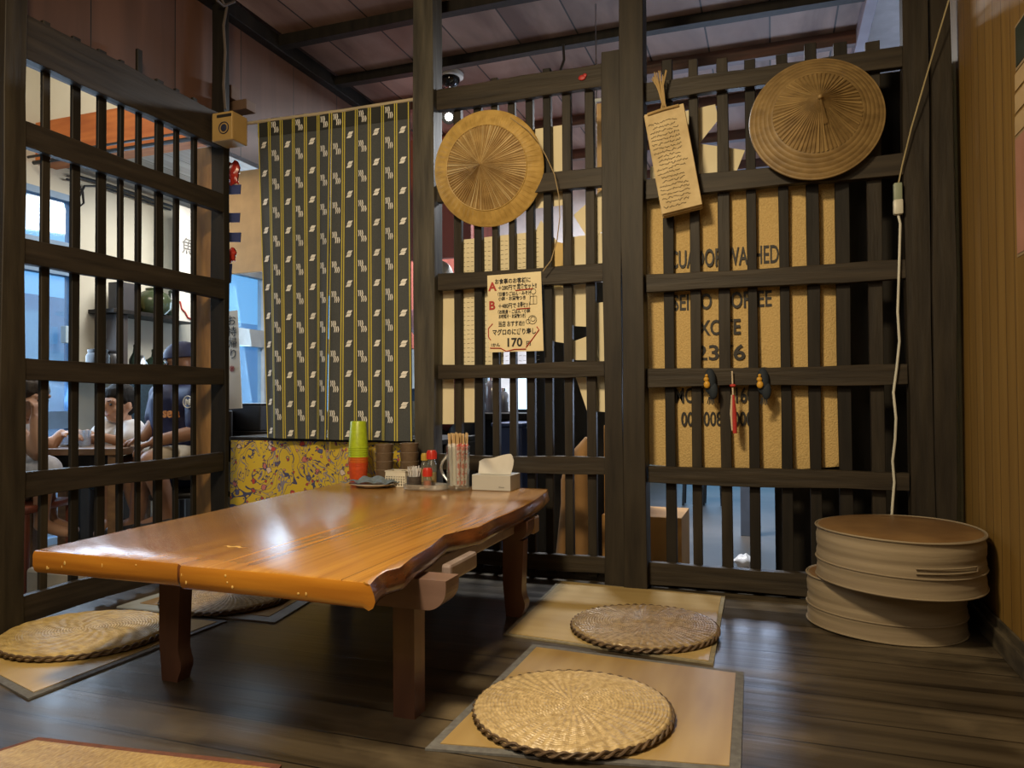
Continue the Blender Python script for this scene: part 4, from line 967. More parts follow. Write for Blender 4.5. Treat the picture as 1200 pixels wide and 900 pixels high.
def chop(m):
    o = thing('chopsticks', (0, 0, 0), 'pair of disposable chopsticks in a white paper sleeve in the glass mug', 'chopsticks', 'wrapped chopsticks in the glass mug')
    bm = NB(); box(bm, (-.0045, -.0025, .0), (-.0005, .0025, .205), .001); box(bm, (.0005, -.0025, .0), (.0045, .0025, .205), .001); obj('sticks', bm, CHW, o)
    bm = NB(); box(bm, (-.0062, -.0036, -.001), (.0062, .0036, .165+.0), .0012); obj('sleeve', bm, m, o); return o
pro = [chop(SLV), chop(SLR)]; spots = []
for ring, cnt in ((0, 1), (.0135, 6), (.0265, 10)):
    for k in range(cnt): spots.append((ring*math.cos(2*PI*k/cnt+ring*30), ring*math.sin(2*PI*k/cnt+ring*30)))
used = [False, False]
for i, (dx, dy) in enumerate(spots):
    j = 1 if (dx > .004 and dy < .012) else 0
    o = pro[j] if not used[j] else copy_tree(pro[j]); used[j] = True
    o.location = (q.x+dx, my_+dy, TZ+.017+random.uniform(0, .008)); o.rotation_euler = (-dy*1.6, dx*2.0, random.uniform(-.5, .5))
    if j: o['label'] = 'pair of disposable chopsticks in a pink printed sleeve in the glass mug'
    o['group'] = 'pink sleeved chopsticks in the glass mug' if j else 'white sleeved chopsticks in the glass mug'
# tissue box
tA, tB, tC_ = onT(553, 568), onT(598, 569), onT(608, 562)
tx = thing('tissue_box', ((tA.x+tB.x)/2, 2.80, TZ), 'pale grey tissue box with a tissue sticking out beside the chopstick mug', 'tissue box')
x0_, x1_ = onY(2.745, 553, 568).x, onY(2.745, 597, 569).x
TIS = mat('pale_grey_card', (.44, .44, .42), .6, col2=(.40, .40, .385), scale=(9, 9, 9)); bx('carton', (x0_, 2.745, TZ+.0005), (x1_+.004, 2.865, TZ+.062), TIS, tx, .002)
text('lettering', 'tissue', .010, (x1_-.045, 2.7445, TZ+.012), FACE_Y, mat('grey_print', (.18, .18, .17), .6), tx)
bm = NB(); nu, nv = 20, 16; V = {}
for i in range(nu+1):
    for j in range(nv+1):
        u, v = i/nu, j/nv; top = .062+.075*(.62+.38*min(1, u*1.6))*(1 if u < .93 else 1-.3*(u-.93)/.07)
        x = x0_+.002+(x1_-x0_-.006)*(u*(.9+.1*v)+.05*(1-v)); V[i, j] = bm.verts.new((x, 2.79+.014*math.sin(u*7+v*2)*(.3+v)+.012*v, TZ+.06+(top-.06)*v+.004*math.sin(u*9)*v))
for i in range(nu):
    for j in range(nv): bm.faces.new((V[i, j], V[i+1, j], V[i+1, j+1], V[i, j+1]))
r = bmesh.ops.extrude_face_region(bm, geom=bm.faces[:])
for g in r['geom']:
    if isinstance(g, bmesh.types.BMVert): g.co.y += .0015
obj('tissue', bm, mat('white_tissue', (.62, .61, .58), .9), tx, smooth=True)

# ================================================================ BACKGROUND, KITCHEN SIDE
SHEETN = 0
def sheet(pts, Y, m, label, name='paper_sheet', grp='papers hanging behind the middle lattice', ry=0, scribble=0, cat='paper'):
    global SHEETN
    if Y < YW+.4: SHEETN += 1; Y = YW+.0275+.0018*SHEETN
    P = [onY(Y, *p) for p in pts]; bm = NB(); th = .0012; n = len(P)
    A = [bm.verts.new(p) for p in P]; B = [bm.verts.new(p+Vector((0, th, 0))) for p in P]
    bm.faces.new(A); bm.faces.new(B[::-1])
    for i in range(n): bm.faces.new((A[i], A[(i+1) % n], B[(i+1) % n], B[i]))
    c = sum(P, Vector((0, 0, 0)))/n
    o = tag(obj(name, bm, m, loc=c), label, cat, grp)
    if scribble:
        bm = NB(); zt_ = max(p.z for p in P); zb2 = min(p.z for p in P); xa = min(p.x for p in P); xb = max(p.x for p in P)
        z = zt_-.03
        while z > zb2+.03:
            x = xa+.02
            while x < xb-.03: tube(bm, [(x, Y-.001, z), (x+.012, Y-.001, z+random.uniform(-.003, .003))], .0009, 4); x += .02
            z -= .02*scribble
        obj('writing', bm, mat('faint_pencil', (.30, .27, .2), .8), o)
    return o
sheet([(511, 436), (538, 436), (538, 330), (511, 330)], YW+.10, PAPER, 'small cream sheet low beside the grey-brown post')
sheet([(533, 432), (533, 282), (640, 270), (640, 330), (590, 345), (590, 432)], YW+.30, PAPER, 'large cream sheet with faint lines behind the hand lettered menu', scribble=1)
sheet([(541, 495), (541, 436), (556, 434), (556, 495)], YW+.16, PAPER, 'narrow cream sheet hanging low behind the chopstick mug')
sheet([(513, 497), (513, 410), (532, 410), (532, 497)], YW+.14, PAPER, 'narrow cream sheet just right of the grey-brown post')
sheet([(624, 245), (622, 152), (662, 146), (663, 240)], YW+.35, PAPER, 'cream sheet high behind the cord of the flat straw hat')
sheet([(617, 292), (634, 258), (652, 282), (637, 312)], YW+.12, PAPER, 'small tilted cream note left of the hanging cord')
sheet([(648, 335), (648, 282), (664, 286), (664, 335)], YW+.22, mat('buff_paper', S(214, 184, 118), .7), 'buff note low behind the hanging cord')
sheet([(672, 252), (706, 222), (720, 262), (690, 282)], YW+.16, PAPER, 'tilted cream square near the dark stile')
sheet([(668, 318), (668, 278), (728, 270), (728, 310)], YW+.28, PAPER, 'cream sheet behind two small hooks near the dark stile')
sheet([(648, 400), (648, 335), (661, 335), (661, 402)], YW+.18, PAPER, 'narrow cream strip right of the hand lettered menu')
sheet([(672, 382), (672, 334), (690, 332), (690, 383)], YW+.20, PAPER, 'cream sheet at mid height near the dark stile')
sheet([(672, 422), (672, 400), (694, 392), (702, 422)], YW+.20, PAPER, 'torn cream sheet with a dark stain near the dark stile')
sheet([(674, 440), (704, 440), (704, 470), (690, 488)], YW+.20, PAPER, 'pointed cream sheet hanging below the fourth rail')
sheet([(700, 482), (700, 355), (722, 352), (722, 484)], YW+.26, PAPER, 'long cream sheet close against the dark stile')
sheet([(762, 172), (783, 135), (838, 122), (842, 140), (822, 165), (800, 200)], YW+.22, PAPER, 'tilted cream paper above the burlap sack behind the paper bundle', grp='papers above the burlap sack')
sheet([(812, 206), (818, 168), (873, 176), (862, 204)], YW+.20, PAPER, 'cream slip with small print above the burlap sack', grp='papers above the burlap sack')
sheet([(762, 213), (762, 196), (776, 190), (776, 213)], YW+.18, PAPER, 'small corner of white paper left of the paper bundle', grp='papers above the burlap sack')
# hanging framed tan board
a, b2 = onY(YW+.45, 694, 122), onY(YW+.45, 734, 246)
hb = thing('hanging_board', ((a.x+b2.x)/2, YW+.45, b2.z), 'tan menu board in a white frame hanging near the ceiling behind the middle lattice', 'board')
bx('panel', (a.x+.02, YW+.45, b2.z), (b2.x-.015, YW+.46, a.z), mat('tan_board', S(196, 160, 108), .6), hb)
bm = NB(); tube(bm, [(a.x+.008, YW+.45, a.z+.02), (a.x+.008, YW+.45, b2.z-.01)], .008, 8); tube(bm, [(b2.x-.004, YW+.45, a.z+.02), (b2.x-.004, YW+.45, b2.z-.01)], .008, 8); tube(bm, [(a.x, YW+.45, a.z+.015), (b2.x, YW+.45, a.z+.015)], .009, 8); obj('frame', bm, WFR, hb, smooth=True)
bm = NB(); tube(bm, [(a.x+.02, YW+.452, a.z), (a.x+.02, YW+.452, 2.62)], .003, 6); tube(bm, [(b2.x-.02, YW+.452, a.z), (b2.x-.02, YW+.452, 2.62)], .003, 6); obj('hanging_wires', bm, METAL, hb)
text('lettering', 'うどん', .045, (a.x+.10, YW+.448, b2.z+.07), FACE_Y@Matrix.Rotation(-PI/2, 3, 'Z'), INK, hb)
# security camera and spotlight
q = onY(3.88, 528, 90); dc = thing('security_camera', q, 'white dome security camera hanging from the ceiling by the grey-brown post', 'camera')
bm = NB(); tube(bm, [Vector((q.x+.05, q.y, 2.62)), q+Vector((.05, 0, .06))], .026, 14); tube(bm, [q+Vector((0, 0, .085)), q+Vector((0, 0, .03))], .05, 20); lathe(bm, [(.055, .04), (.076, .012), (.074, -.006), (.054, -.014)], q, 28); box(bm, q+Vector((-.02, -.03, .06)), q+Vector((.10, .04, .10)), .008); obj('housing', bm, WHITE, dc, smooth=True)
bm = NB(); sph(bm, q+Vector((0, -.006, -.014)), .057); obj('dome', bm, mat('black_glossy_dome', (.01, .01, .012), .05), dc, smooth=True)
q = onY(3.95, 526, 137); sl = thing('spotlight', q, 'small black spotlight, switched on, below the dome camera', 'lamp')
rz = (Vector((0, 0, .9))-q).normalized()
bm = NB(); tube(bm, [q-rz*.07, q-rz*.03, q+rz*.01], [.025, .04, .043], 20); tube(bm, [q-rz*.03, q-rz*.03+Vector((0, .04, .10)), Vector((q.x, q.y+.05, 2.6))], .006, 6); obj('housing', bm, BLACK, sl, smooth=True)
bm = NB(); sph(bm, q+rz*.012, .022); obj('bulb', bm, mat('lit_bulb', (1, 1, 1), .5, emit=((1, .97, .9, 1), 14)), sl, smooth=True)
# red wooden panel behind the curtain's right side
q0, q1 = onY(3.9, 478, 165), onY(3.9, 552, 300)
tag(bx('red_partition', (q0.x, 3.9, q1.z), (q1.x, 3.94, q0.z), RUST, None), 'rust red board panel behind the grey-brown post', 'panel')
q0, q1 = onY(4.9, 480, 297), onY(4.9, 503, 331)
tag(bx('tan_board', (q0.x-.02, 4.92, onY(4.9, 478, 330).z), (q1.x, 4.94, q0.z), mat('tan_card', S(205, 165, 100), .7), None), 'tan board strip between the striped curtain and the grey-brown post', 'board')
q0, q1 = onY(4.9, 478, 330), onY(4.9, 505, 460)
tag(bx('metal_cabinet', (q0.x-.1, 4.9, FZ), (q1.x, 5.3, q0.z), mat('pale_blue_cabinet', (.42, .52, .58), .4), None, .01), 'pale blue-grey metal cabinet seen right of the striped curtain', 'cabinet')
q = onY(3.2, 484, 515); sb_ = thing('spray_bottle', (q.x, 3.2, .575), 'tall clear spray bottle with blue top right of the striped curtain', 'bottle')
bm = NB(); lathe(bm, [(0, 0), (.032, 0), (.034, .01), (.034, .09), (.016, .15), (.012, .165)], (q.x, 3.2, .576), 20); obj('body', bm, mat('milky_plastic', (.4, .42, .42), .3), sb_, smooth=True)
bm = NB(); tube(bm, [(q.x, 3.2, .74), (q.x, 3.2, .79)], [.014, .010], 12); box(bm, (q.x-.03, 3.19, .785), (q.x+.015, 3.21, .80), .004); obj('sprayer', bm, mat('blue_plastic', (.03, .12, .3), .4), sb_, smooth=True)
# dark kitchen counter and odds behind the middle lattice
kc = thing('kitchen_counter', (-1.5, 4.4, FZ), 'black kitchen counter behind the middle lattice', 'counter')
bx('body', (-2.15, 4.2, FZ), (-.93, 4.8, .62), BLACK, kc, .005); bx('worktop', (-2.18, 4.17, .62), (-.90, 4.83, .66), BLACKW, kc, .004)
q0, q1 = onY(3.9, 628, 335), onY(3.9, 716, 560)
bm = NB(); nu = 26
V = {}
for i in range(nu+1):
    for j in range(9):
        u, v = i/nu, j/8; V[i, j] = bm.verts.new((q0.x+(q1.x-q0.x)*u, 3.9+.02*math.sin(u*22)*(.4+.6*(1-v)), FZ+(q0.z-FZ)*v))
for i in range(nu):
    for j in range(8): bm.faces.new((V[i, j], V[i+1, j], V[i+1, j+1], V[i, j+1]))
r = bmesh.ops.extrude_face_region(bm, geom=bm.faces[:])
for g in r['geom']:
    if isinstance(g, bmesh.types.BMVert): g.co.y += .004
tag(obj('black_curtain', bm, mat('black_cloth', (.012, .011, .012), .9), smooth=True), 'black cloth hanging behind the papers in the middle lattice', 'curtain')
# storage crate (blue)
q0, q1 = onY(3.75, 578, 500), onY(3.75, 612, 575)
cr_ = thing('storage_bin', ((q0.x+q1.x)/2, 3.75, FZ), 'dark blue storage bin behind the tissue box', 'bin')
bx('body', (q0.x, 3.75, FZ), (q1.x, 4.05, q0.z), mat('dark_blue_plastic', (.02, .035, .10), .45), cr_, .01); bx('lid', (q0.x-.01, 3.74, q0.z), (q1.x+.01, 4.06, q0.z+.02), mat('dark_blue_plastic', (.02, .035, .10), .45), cr_, .005)
# steel shelf with jars behind, lit window look : glass jars
GRJ = mat('smoked_jar', (.12, .12, .13), .15)
qz = .663
for i, (px, rr, hh, lab) in enumerate(((566, .035, .16, 'left of three dark jars on the kitchen counter'), (577, .045, .20, 'middle of three dark jars on the kitchen counter'), (590, .032, .13, 'right of three dark jars on the kitchen counter'))):
    q = onY(4.35, px, 480); j = thing('storage_jar', (q.x, 4.35, qz), 'glass '+lab if False else lab.capitalize().replace('Left', 'left').replace('Middle', 'middle').replace('Right', 'right'), 'jar', 'dark jars on the kitchen counter')
    bm = NB(); lathe(bm, [(0, 0), (rr*.9, 0), (rr, .01), (rr*1.05, hh*.5), (rr, hh*.85), (rr*.6, hh)], (q.x, 4.35, qz), 20); obj('body', bm, GRJ, j, smooth=True); bm = NB(); lathe(bm, [(rr*.62, -.004), (rr*.62, .02), (0, .024)], (q.x, 4.35, qz+hh), 20); obj('lid', bm, METAL, j, smooth=True)
q0, q1 = onY(4.5, 604, 440), onY(4.5, 620, 485)
mo = thing('glow_panel', ((q0.x+q1.x)/2, 4.5, .66), 'small made-up panel glowing pale blue on the kitchen counter', 'screen')
bx('screen', (q0.x, 4.49, q1.z+.03), (q1.x, 4.50, q0.z), mat('pale_blue_glow', (.7, .85, 1), .5, emit=((.55, .78, 1, 1), 1.6)), mo); bx('case', (q0.x-.012, 4.502, q1.z+.015), (q1.x+.012, 4.54, q0.z+.012), BLACK, mo); bx('stand', ((q0.x+q1.x)/2-.03, 4.505, .661), ((q0.x+q1.x)/2+.03, 4.53, q1.z+.02), BLACK, mo)  # emissive panel added to stand in for a pale blue lit patch
# cardboard boxes
CARD = mat('brown_cardboard', S(176, 132, 74), .8, col2=S(160, 118, 64), scale=(5, 5, 5))
xa, xb = Xp(704, Y=3.45), Xp(797, Y=3.45)
for (z0_, z1_, dx, lab) in ((FZ+.001, .20, 0, 'lower cardboard box of the stack behind the dark stile'), (.202, .62, .012, 'upper cardboard box of the stack behind the dark stile')):
    o = thing('cardboard_box', ((xa+xb)/2, 3.6, z0_), lab, 'box', 'cardboard boxes behind the lattice')
    bx('carton', (xa+dx, 3.45, z0_), (xb-dx if dx == 0 else Xp(745, Y=3.45), 3.78, z1_), CARD, o, .003)
    bx('tape', (xa+dx, 3.4485, (z0_+z1_)/2-.01), (xb-dx if dx == 0 else Xp(745, Y=3.45), 3.4495, (z0_+z1_)/2+.01), mat('brown_tape', (.22, .13, .06), .4), o, 0)
q0 = onY(3.4, 676, 590); bm = NB()
tube(bm, [(q0.x+.02, 3.4, FZ), (q0.x-.01, 3.4, FZ+.15), (q0.x, 3.4, q0.z), (q0.x, 3.4, q0.z+.10), (q0.x+.02, 3.4, q0.z+.20), (q0.x+.07, 3.4, q0.z+.30)], [.08, .10, .075, .075, .065, .03], 14)
tag(obj('cloth_bag', bm, mat('tan_bag_cloth', S(150, 112, 66), .8), smooth=True), 'slumped tan cloth bag left of the cardboard boxes', 'bag')
o = thing('white_bag', onZ(FZ, 872, 668), 'crumpled white plastic bag on the floor seen under the burlap sack', 'bag'); bm = NB(); q = onZ(FZ+.03, 873, 662); bmesh.ops.create_icosphere(bm, subdivisions=3, radius=.055)
for v in bm.verts: v.co = Vector((v.co.x*(1+.2*math.sin(v.co.z*90)), v.co.y, v.co.z*.8+.006*math.sin(v.co.x*160)))+Vector((q.x, q.y, FZ+.047))
obj('bag_body', bm, mat('white_film', (.8, .8, .82), .3), o, smooth=True)
q0 = onZ(FZ, 868, 628); tag(bx('door_post', (q0.x, q0.y, FZ), (q0.x+.10, q0.y+.08, 2.3), mat('blue_grey_post', (.10, .12, .16), .5), None, .004), 'blue-grey door post standing in the hall beyond the sack', 'post')
for i, px in enumerate((812, 836)):
    q = onZ(FZ, px, 592); o = thing('hall_stool', q, '%s dark metal stool silhouetted in the hall under the burlap sack' % ('left' if i == 0 else 'right'), 'stool', 'dark stools in the hall')
    bm = NB(); lathe(bm, [(0, 0), (.10, 0), (.11, .02), (.10, .04), (0, .045)], q+Vector((0, 0, .42)), 20); obj('seat', bm, BLACK, o, smooth=True)
    for k in range(4):
        a = PI/4+k*PI/2; bm = NB(); tube(bm, [q+Vector((.09*math.cos(a), .09*math.sin(a), .42)), q+Vector((.11*math.cos(a), .11*math.sin(a), .005))], .012, 6); obj('leg', bm, BLACK, o, smooth=True)

# ================================================================ BACKGROUND, DINING SIDE
q0, q1 = onY(3.9, 262, 203), onY(3.9, 308, 318)
tbd = thing('tan_board', ((q0.x+q1.x)/2, 3.9, q1.z), 'large plain tan board between the corner post and the striped curtain', 'board')
bx('panel', (q0.x-.2, 3.9, q1.z), (q1.x+.2, 3.93, q0.z), mat('tan_sign_board', S(190, 150, 96), .7), tbd)
for xx in (q0.x-.1, q1.x+.1):
    bm = NB(); tube(bm, [(xx, 3.915, q0.z), (xx, 3.915, 2.36)], .004, 6); obj('hanging_wire', bm, METAL, tbd)
q0, q1 = onY(3.5, 262, 474), onY(3.5, 305, 505)
bb = thing('black_case', ((q0.x+q1.x)/2, 3.5, q1.z), 'black boxy case on a ledge left of the striped curtain', 'case')
bx('body', (q0.x-.03, 3.5, q1.z), (q1.x, 3.7, q0.z-.004), BLACK, bb, .006); bx('lid_edge', (q0.x-.035, 3.495, q0.z-.004), (q1.x+.005, 3.705, q0.z+.006), BLACK, bb, .003)
tag(bx('ledge', (q0.x-.06, 3.46, q1.z-.04), (q1.x+.9, 3.75, q1.z-.002), BLACKW, None), 'dark ledge carrying the black case', 'shelf')
# white banner with brush writing
q0, q1 = onY(3.35, 262, 365), onY(3.35, 281, 475)
bn = thing('white_banner', ((q0.x+q1.x)/2, 3.35, q1.z), 'white banner with black brush characters and a red cross mark beside the corner post', 'banner')
bx('cloth', (q0.x-.02, 3.35, q1.z-.02), (q1.x, 3.352, q0.z), WHITEP, bn, 0, Matrix.Rotation(-.06, 3, 'Y')); 
for i, ch in enumerate('お持帰り'): text('character', ch, .062, (q1.x-.085+.004*i, 3.346, q0.z-.075-.062*i), FACE_Y, INK, bn)
text('mark', '※', .062, (q1.x-.07, 3.346, q0.z-.34), FACE_Y, RED, bn)
# banner on the dining side (beyond slats)
q0, q1 = onX(-4.35, 209, 240), onX(-4.35, 229, 378)
wb = thing('wall_poster', (-4.35, (q0.y+q1.y)/2, q1.z), 'tall white poster with a red brush line beyond the left lattice', 'poster')
bx('paper', (-4.352, q0.y, q1.z), (-4.35, q1.y+.05, q0.z), WHITEP, wb, 0)
bm = NB(); tube(bm, [onX(-4.345, *p) for p in ((211, 353), (213, 362), (217, 366), (220, 372), (224, 374))], .006, 6); obj('red_line', bm, RED, wb)
text('character', '魚', .14, (-4.345, onX(-4.345, 215, 295).y-.02, onX(-4.345, 215, 295).z), Matrix(((0, 0, 1), (1, 0, 0), (0, 1, 0))), mat('grey_print', (.18, .18, .17), .6), wb)
# wall shelf with pots
WX = -4.6
sy0, sy1 = onX(WX, 103, 362).y, onX(WX, 206, 376).y
tag(bx('wall_shelf', (WX+.001, sy0, 1.37), (WX+.24, sy1+.05, 1.40), BLACKW, None), 'upper dark wall shelf carrying the olive green pot', 'shelf')
tag(bx('shelf_cabinet', (WX+.001, onX(WX+.2, 136, 400).y, .932), (WX+.2, onX(WX+.2, 150, 400).y, 1.368), mat('dark_brown_cabinet', (.05, .04, .035), .6), None), 'dark narrow cabinet between the two wall shelves', 'cabinet')
def pot(px, X, z, prof, m, label, name, cat, lidm=None, grp='pots and bottles on the dining wall'):
    y = onX(X, px, 400).y; bm = NB(); lathe(bm, prof, (X, y, z), 24); o = thing(name, (X, y, z), label, cat, grp); obj('body', bm, m, o, smooth=True)
    bm = NB(); r, zz = prof[-1]; lathe(bm, [(r*1.15, -.006), (r*1.2, .012), (r*.5, .02), (0, .022)], (X, y, z+zz), 16); obj('lid', bm, lidm or m, o, smooth=True)
q = onX(-4.45, 145, 350); tag(bx('dark_box', (-4.5, onX(-4.45, 133, 350).y, 1.401), (-4.38, onX(-4.45, 156, 350).y, 1.60), mat('dark_grey_box', (.04, .038, .04), .5), None), 'dark grey box at the left end of the upper wall shelf', 'box')
GREENP = mat('olive_green_glaze', (.045, .060, .030), .2); DKG = mat('dark_green_glass', (.015, .025, .018), .1); GOLD = mat('gold_figure', (.6, .42, .12), .35)
pot(158, -4.45, 1.401, [(0, 0), (.03, 0), (.035, .03), (.022, .10), (.03, .14), (.012, .18)], GOLD, 'small gold ornament on the upper wall shelf', 'gold_ornament', 'ornament')
pot(180, -4.44, 1.401, [(0, 0), (.09, 0), (.125, .04), (.13, .11), (.10, .16), (.05, .185)], GREENP, 'wide olive green glazed pot on the upper wall shelf', 'glazed_pot', 'pot')
pot(200, -4.44, 1.401, [(0, 0), (.05, 0), (.055, .10), (.03, .15), (.016, .19)], DKG, 'dark glass bottle at the right end of the upper wall shelf', 'bottle', 'bottle')
bz = .93
tag(bx('wall_shelf', (WX+.001, onX(-4.3, 100, 440).y, bz-.04), (-4.3, onX(-4.3, 212, 440).y, bz), BLACKW, None), 'lower dark wall shelf carrying the black pots and dark bottles', 'shelf')
struct('trim_11', (WX, 3.9, FZ), (WX+.03, 5.3, .32), BLACKW)
pot(115, -4.42, bz+.001, [(0, 0), (.06, 0), (.075, .03), (.075, .13), (.055, .16)], BLACK, 'squat black pot at the left end of the lower wall shelf', 'black_pot', 'pot')
pot(131, -4.42, bz+.001, [(0, 0), (.055, 0), (.065, .02), (.065, .13), (.045, .155)], BLACK, 'black canister right of the squat black pot', 'black_canister', 'canister')
pot(159, -4.42, bz+.001, [(0, 0), (.042, 0), (.045, .12), (.02, .17), (.014, .215)], DKG, 'dark wine bottle on the lower wall shelf left of the round black flask', 'bottle', 'bottle')
pot(167, -4.38, bz+.001, [(0, 0), (.03, 0), (.05, .05), (.03, .10), (.012, .13)], METAL, 'small grey flask on the lower wall shelf', 'flask', 'flask')
pot(181, -4.42, bz+.001, [(0, 0), (.07, 0), (.10, .05), (.08, .11), (.022, .15), (.018, .19)], DKG, 'round black flask with a narrow neck on the lower wall shelf', 'flask', 'flask')
# electric box + wires
tag(bx('intercom', (-4.598, onX(-4.55, 77, 405).y, onX(-4.55, 80, 402).z), (-4.55, onX(-4.55, 84, 405).y, onX(-4.55, 80, 382).z), mat('pale_blue_plastic', (.45, .6, .7), .4), None), 'small pale blue wall unit beside the glass door', 'wall unit')
bm = NB()
tube(bm, [onX(-4.57, *p) for p in ((78, 210), (90, 212), (97, 225), (98, 238), (94, 242), (92, 232), (99, 218), (115, 218), (140, 226), (170, 236), (200, 246))], .008, 6)
tube(bm, [onX(-4.56, *p) for p in ((84, 205), (120, 215), (160, 228), (208, 244), (210, 300))], .012, 6)
tag(obj('wall_cables', bm, BLACK, smooth=True), 'black cables running along the top of the dining wall', 'cable')
q0, q1 = onY(3.55, 92, 178), onY(3.55, 245, 148)
bm = NB(); tube(bm, [(-4.55, 3.52, 2.31), (XL-.14, 3.52, 2.31)], .014, 8); tube(bm, [(-4.55, 3.48, 2.335), (XL-.14, 3.48, 2.335)], .009, 8)
tag(obj('conduit_pipes', bm, BLACK, smooth=True), 'pair of black pipes along the bottom of the orange beam', 'pipe')

# dining table, chairs
FR = lambda px, py, d: dep(px, py, d)
DT = .505
tcx = FR(105, 515, 4.0)
dt = thing('dining_table', (tcx.x, tcx.y, FZ), 'wooden dining table between the seated people beyond the left lattice', 'table')
Rz = Matrix.Rotation(YAW, 3, 'Z')
def rbx(nm, c, sx, sy, z0, z1, m, par, bev=.004):
    bm = NB(); box(bm, (c.x-sx/2, c.y-sy/2, z0), (c.x+sx/2, c.y+sy/2, z1), bev); bmesh.ops.rotate(bm, verts=bm.verts[:], cent=(c.x, c.y, 0), matrix=Rz); return obj(nm, bm, m, par)
DTW = mat('brown_table_wood', (.25, .14, .06), .35, col2=(.17, .09, .04), scale=(4, 30, 30))
rbx('tabletop', tcx, .56, .40, DT-.035, DT, DTW, dt)
for sx in (-1, 1):
    for sy in (-1, 1):
        c = tcx+Rz@Vector((sx*.22, sy*.15, 0)); rbx('leg', c, .055, .055, FZ, DT-.035, DTW, dt)
rbx('apron', tcx+Rz@Vector((.0, -.15, 0)), .38, .03, DT-.11, DT-.035, BLACKW, dt)
for px, lab in ((76, 'left'), (99, 'right')):
    q = FR(px, 512, 4.0); bm = NB(); lathe(bm, [(0, 0), (.028, 0), (.034, .085), (.032, .085), (.026, .006), (0, .005)], (q.x, q.y, DT+.001), 20); tag(obj('drinking_glass', bm, glass('drinking_glass', (.85, .93, 1), .25, .18), smooth=True, loc=(q.x, q.y, DT)), '%s of the two drinking glasses on the dining table' % lab, 'glass', 'glasses on the dining table')
q = FR(72, 515, 4.05); bm = NB(); box(bm, (q.x-.10, q.y-.04, DT+.001), (q.x+.10, q.y+.06, DT+.012), .003); tag(obj('dark_tray', bm, BLACK), 'thin dark tray lying on the dining table', 'tray')
def chair(c, rz, zs, m, label, fm, back=.42, grp=None, w=.40):
    o = thing('dining_chair', (c.x, c.y, FZ), label, 'chair', grp)
    R = Matrix.Rotation(rz, 3, 'Z')
    def b_(nm, lo, hi, mm, bev=.008):
        bm = NB(); box(bm, lo, hi, bev)
        for v in bm.verts: v.co = R@v.co+Vector((c.x, c.y, 0))
        return obj(nm, bm, mm, o, smooth=True)
    b_('seat', (-w/2, -w/2, zs-.035), (w/2, w/2, zs), m, .012); b_('backrest', (-w/2, w/2-.03, zs+.15), (w/2, w/2, zs+back), m)
    for sx in (-1, 1):
        b_('leg', (sx*(w/2-.02)-.015, -w/2+.01, FZ), (sx*(w/2-.02)+.015, -w/2+.04, zs-.035), fm, .004)
        b_('leg', (sx*(w/2-.02)-.015, w/2-.035, FZ), (sx*(w/2-.02)+.015, w/2-.005, zs+.16), fm, .004)
    return o
SEAT = .22
REDW = mat('reddish_chair_wood', (.22, .06, .03), .45, col2=(.15, .04, .02), scale=(20, 20, 4))
TEAL = mat('teal_patterned_fabric', (.02, .05, .07), .7, col2=(.012, .03, .045), scale=(60, 60, 60))
mcen = FR(213, 545, 4.05); bcen = FR(148, 530, 4.46); gcen = FR(20, 545, 3.75)
chair(mcen+Vector((.06, .02, 0)), YAW-PI/2+.35, .27, BLACK, 'silver legged chair under the man in the navy jersey', METAL)
chair(bcen+Vector((.02, .08, 0)), YAW+.1, .27, TEAL, 'teal backed chair behind the boy in the white shirt', BLACK, .62, w=.42)
chair(gcen+Vector((-.02, .0, 0)), YAW+PI/2, .24, REDW, 'reddish wooden chair at the left edge beyond the left lattice', REDW)
tag(bx('bench_sofa', (bcen.x+.28, bcen.y+.55, FZ), (bcen.x+1.1, bcen.y+.75, .68), TEAL, None, .03), 'dark teal bench back behind the boy and the man', 'bench')
q = FR(110, 610, 3.5); bm = NB(); box(bm, (q.x-.25, q.y-.15, FZ), (q.x+.10, q.y+.15, FZ+.20), .02); tag(obj('floor_bag', bm, mat('cream_bag', (.5, .45, .38), .8)), 'pale bag on the shop floor below the dining table', 'bag')

# ---------------------------------------------------------------- people
SKIN = mat('warm_skin', (.42, .24, .15), .5, col2=(.38, .21, .13)); SKIND = mat('tanned_skin', (.34, .18, .11), .5, col2=(.30, .155, .095)); HAIR = mat('black_hair', (.010, .009, .008), .7, scale=(80, 80, 20), bump=.2, spec=.15)
def cap(bm, a, b, ra, rb, n=14):
    a, b = Vector(a), Vector(b); t = (b-a); Ln = t.length
    if Ln < 1e-5: sph(bm, a, ra); return
    t /= Ln; pts = []; rs = []
    for k in range(5): an = PI/2*(1-k/5); pts.append(a-t*ra*math.sin(an)); rs.append(max(.0005, ra*math.cos(an)))
    for k in range(1, 4): pts.append(a+t*Ln*k/4); rs.append(ra+(rb-ra)*k/4)
    for k in range(5): an = PI/2*(k/5); pts.append(b+t*rb*math.sin(an)); rs.append(max(.0005, rb*math.cos(an)))
    pts.append(b+t*rb); rs.append(.0005); tube(bm, pts, rs, n)
def remeshed(name, bm, m, parent, vox=.008, sm=4):
    o = obj(name, bm, m, parent)
    md = o.modifiers.new('r', 'REMESH'); md.mode = 'VOXEL'; md.voxel_size = vox
    s = o.modifiers.new('s', 'SMOOTH'); s.iterations = sm; s.factor = .5
    bpy.context.view_layer.update(); dg = bpy.context.evaluated_depsgraph_get(); me = bpy.data.meshes.new_from_object(o.evaluated_get(dg))
    o.modifiers.clear(); o.data = me
    for p in me.polygons: p.use_smooth = True
    return o
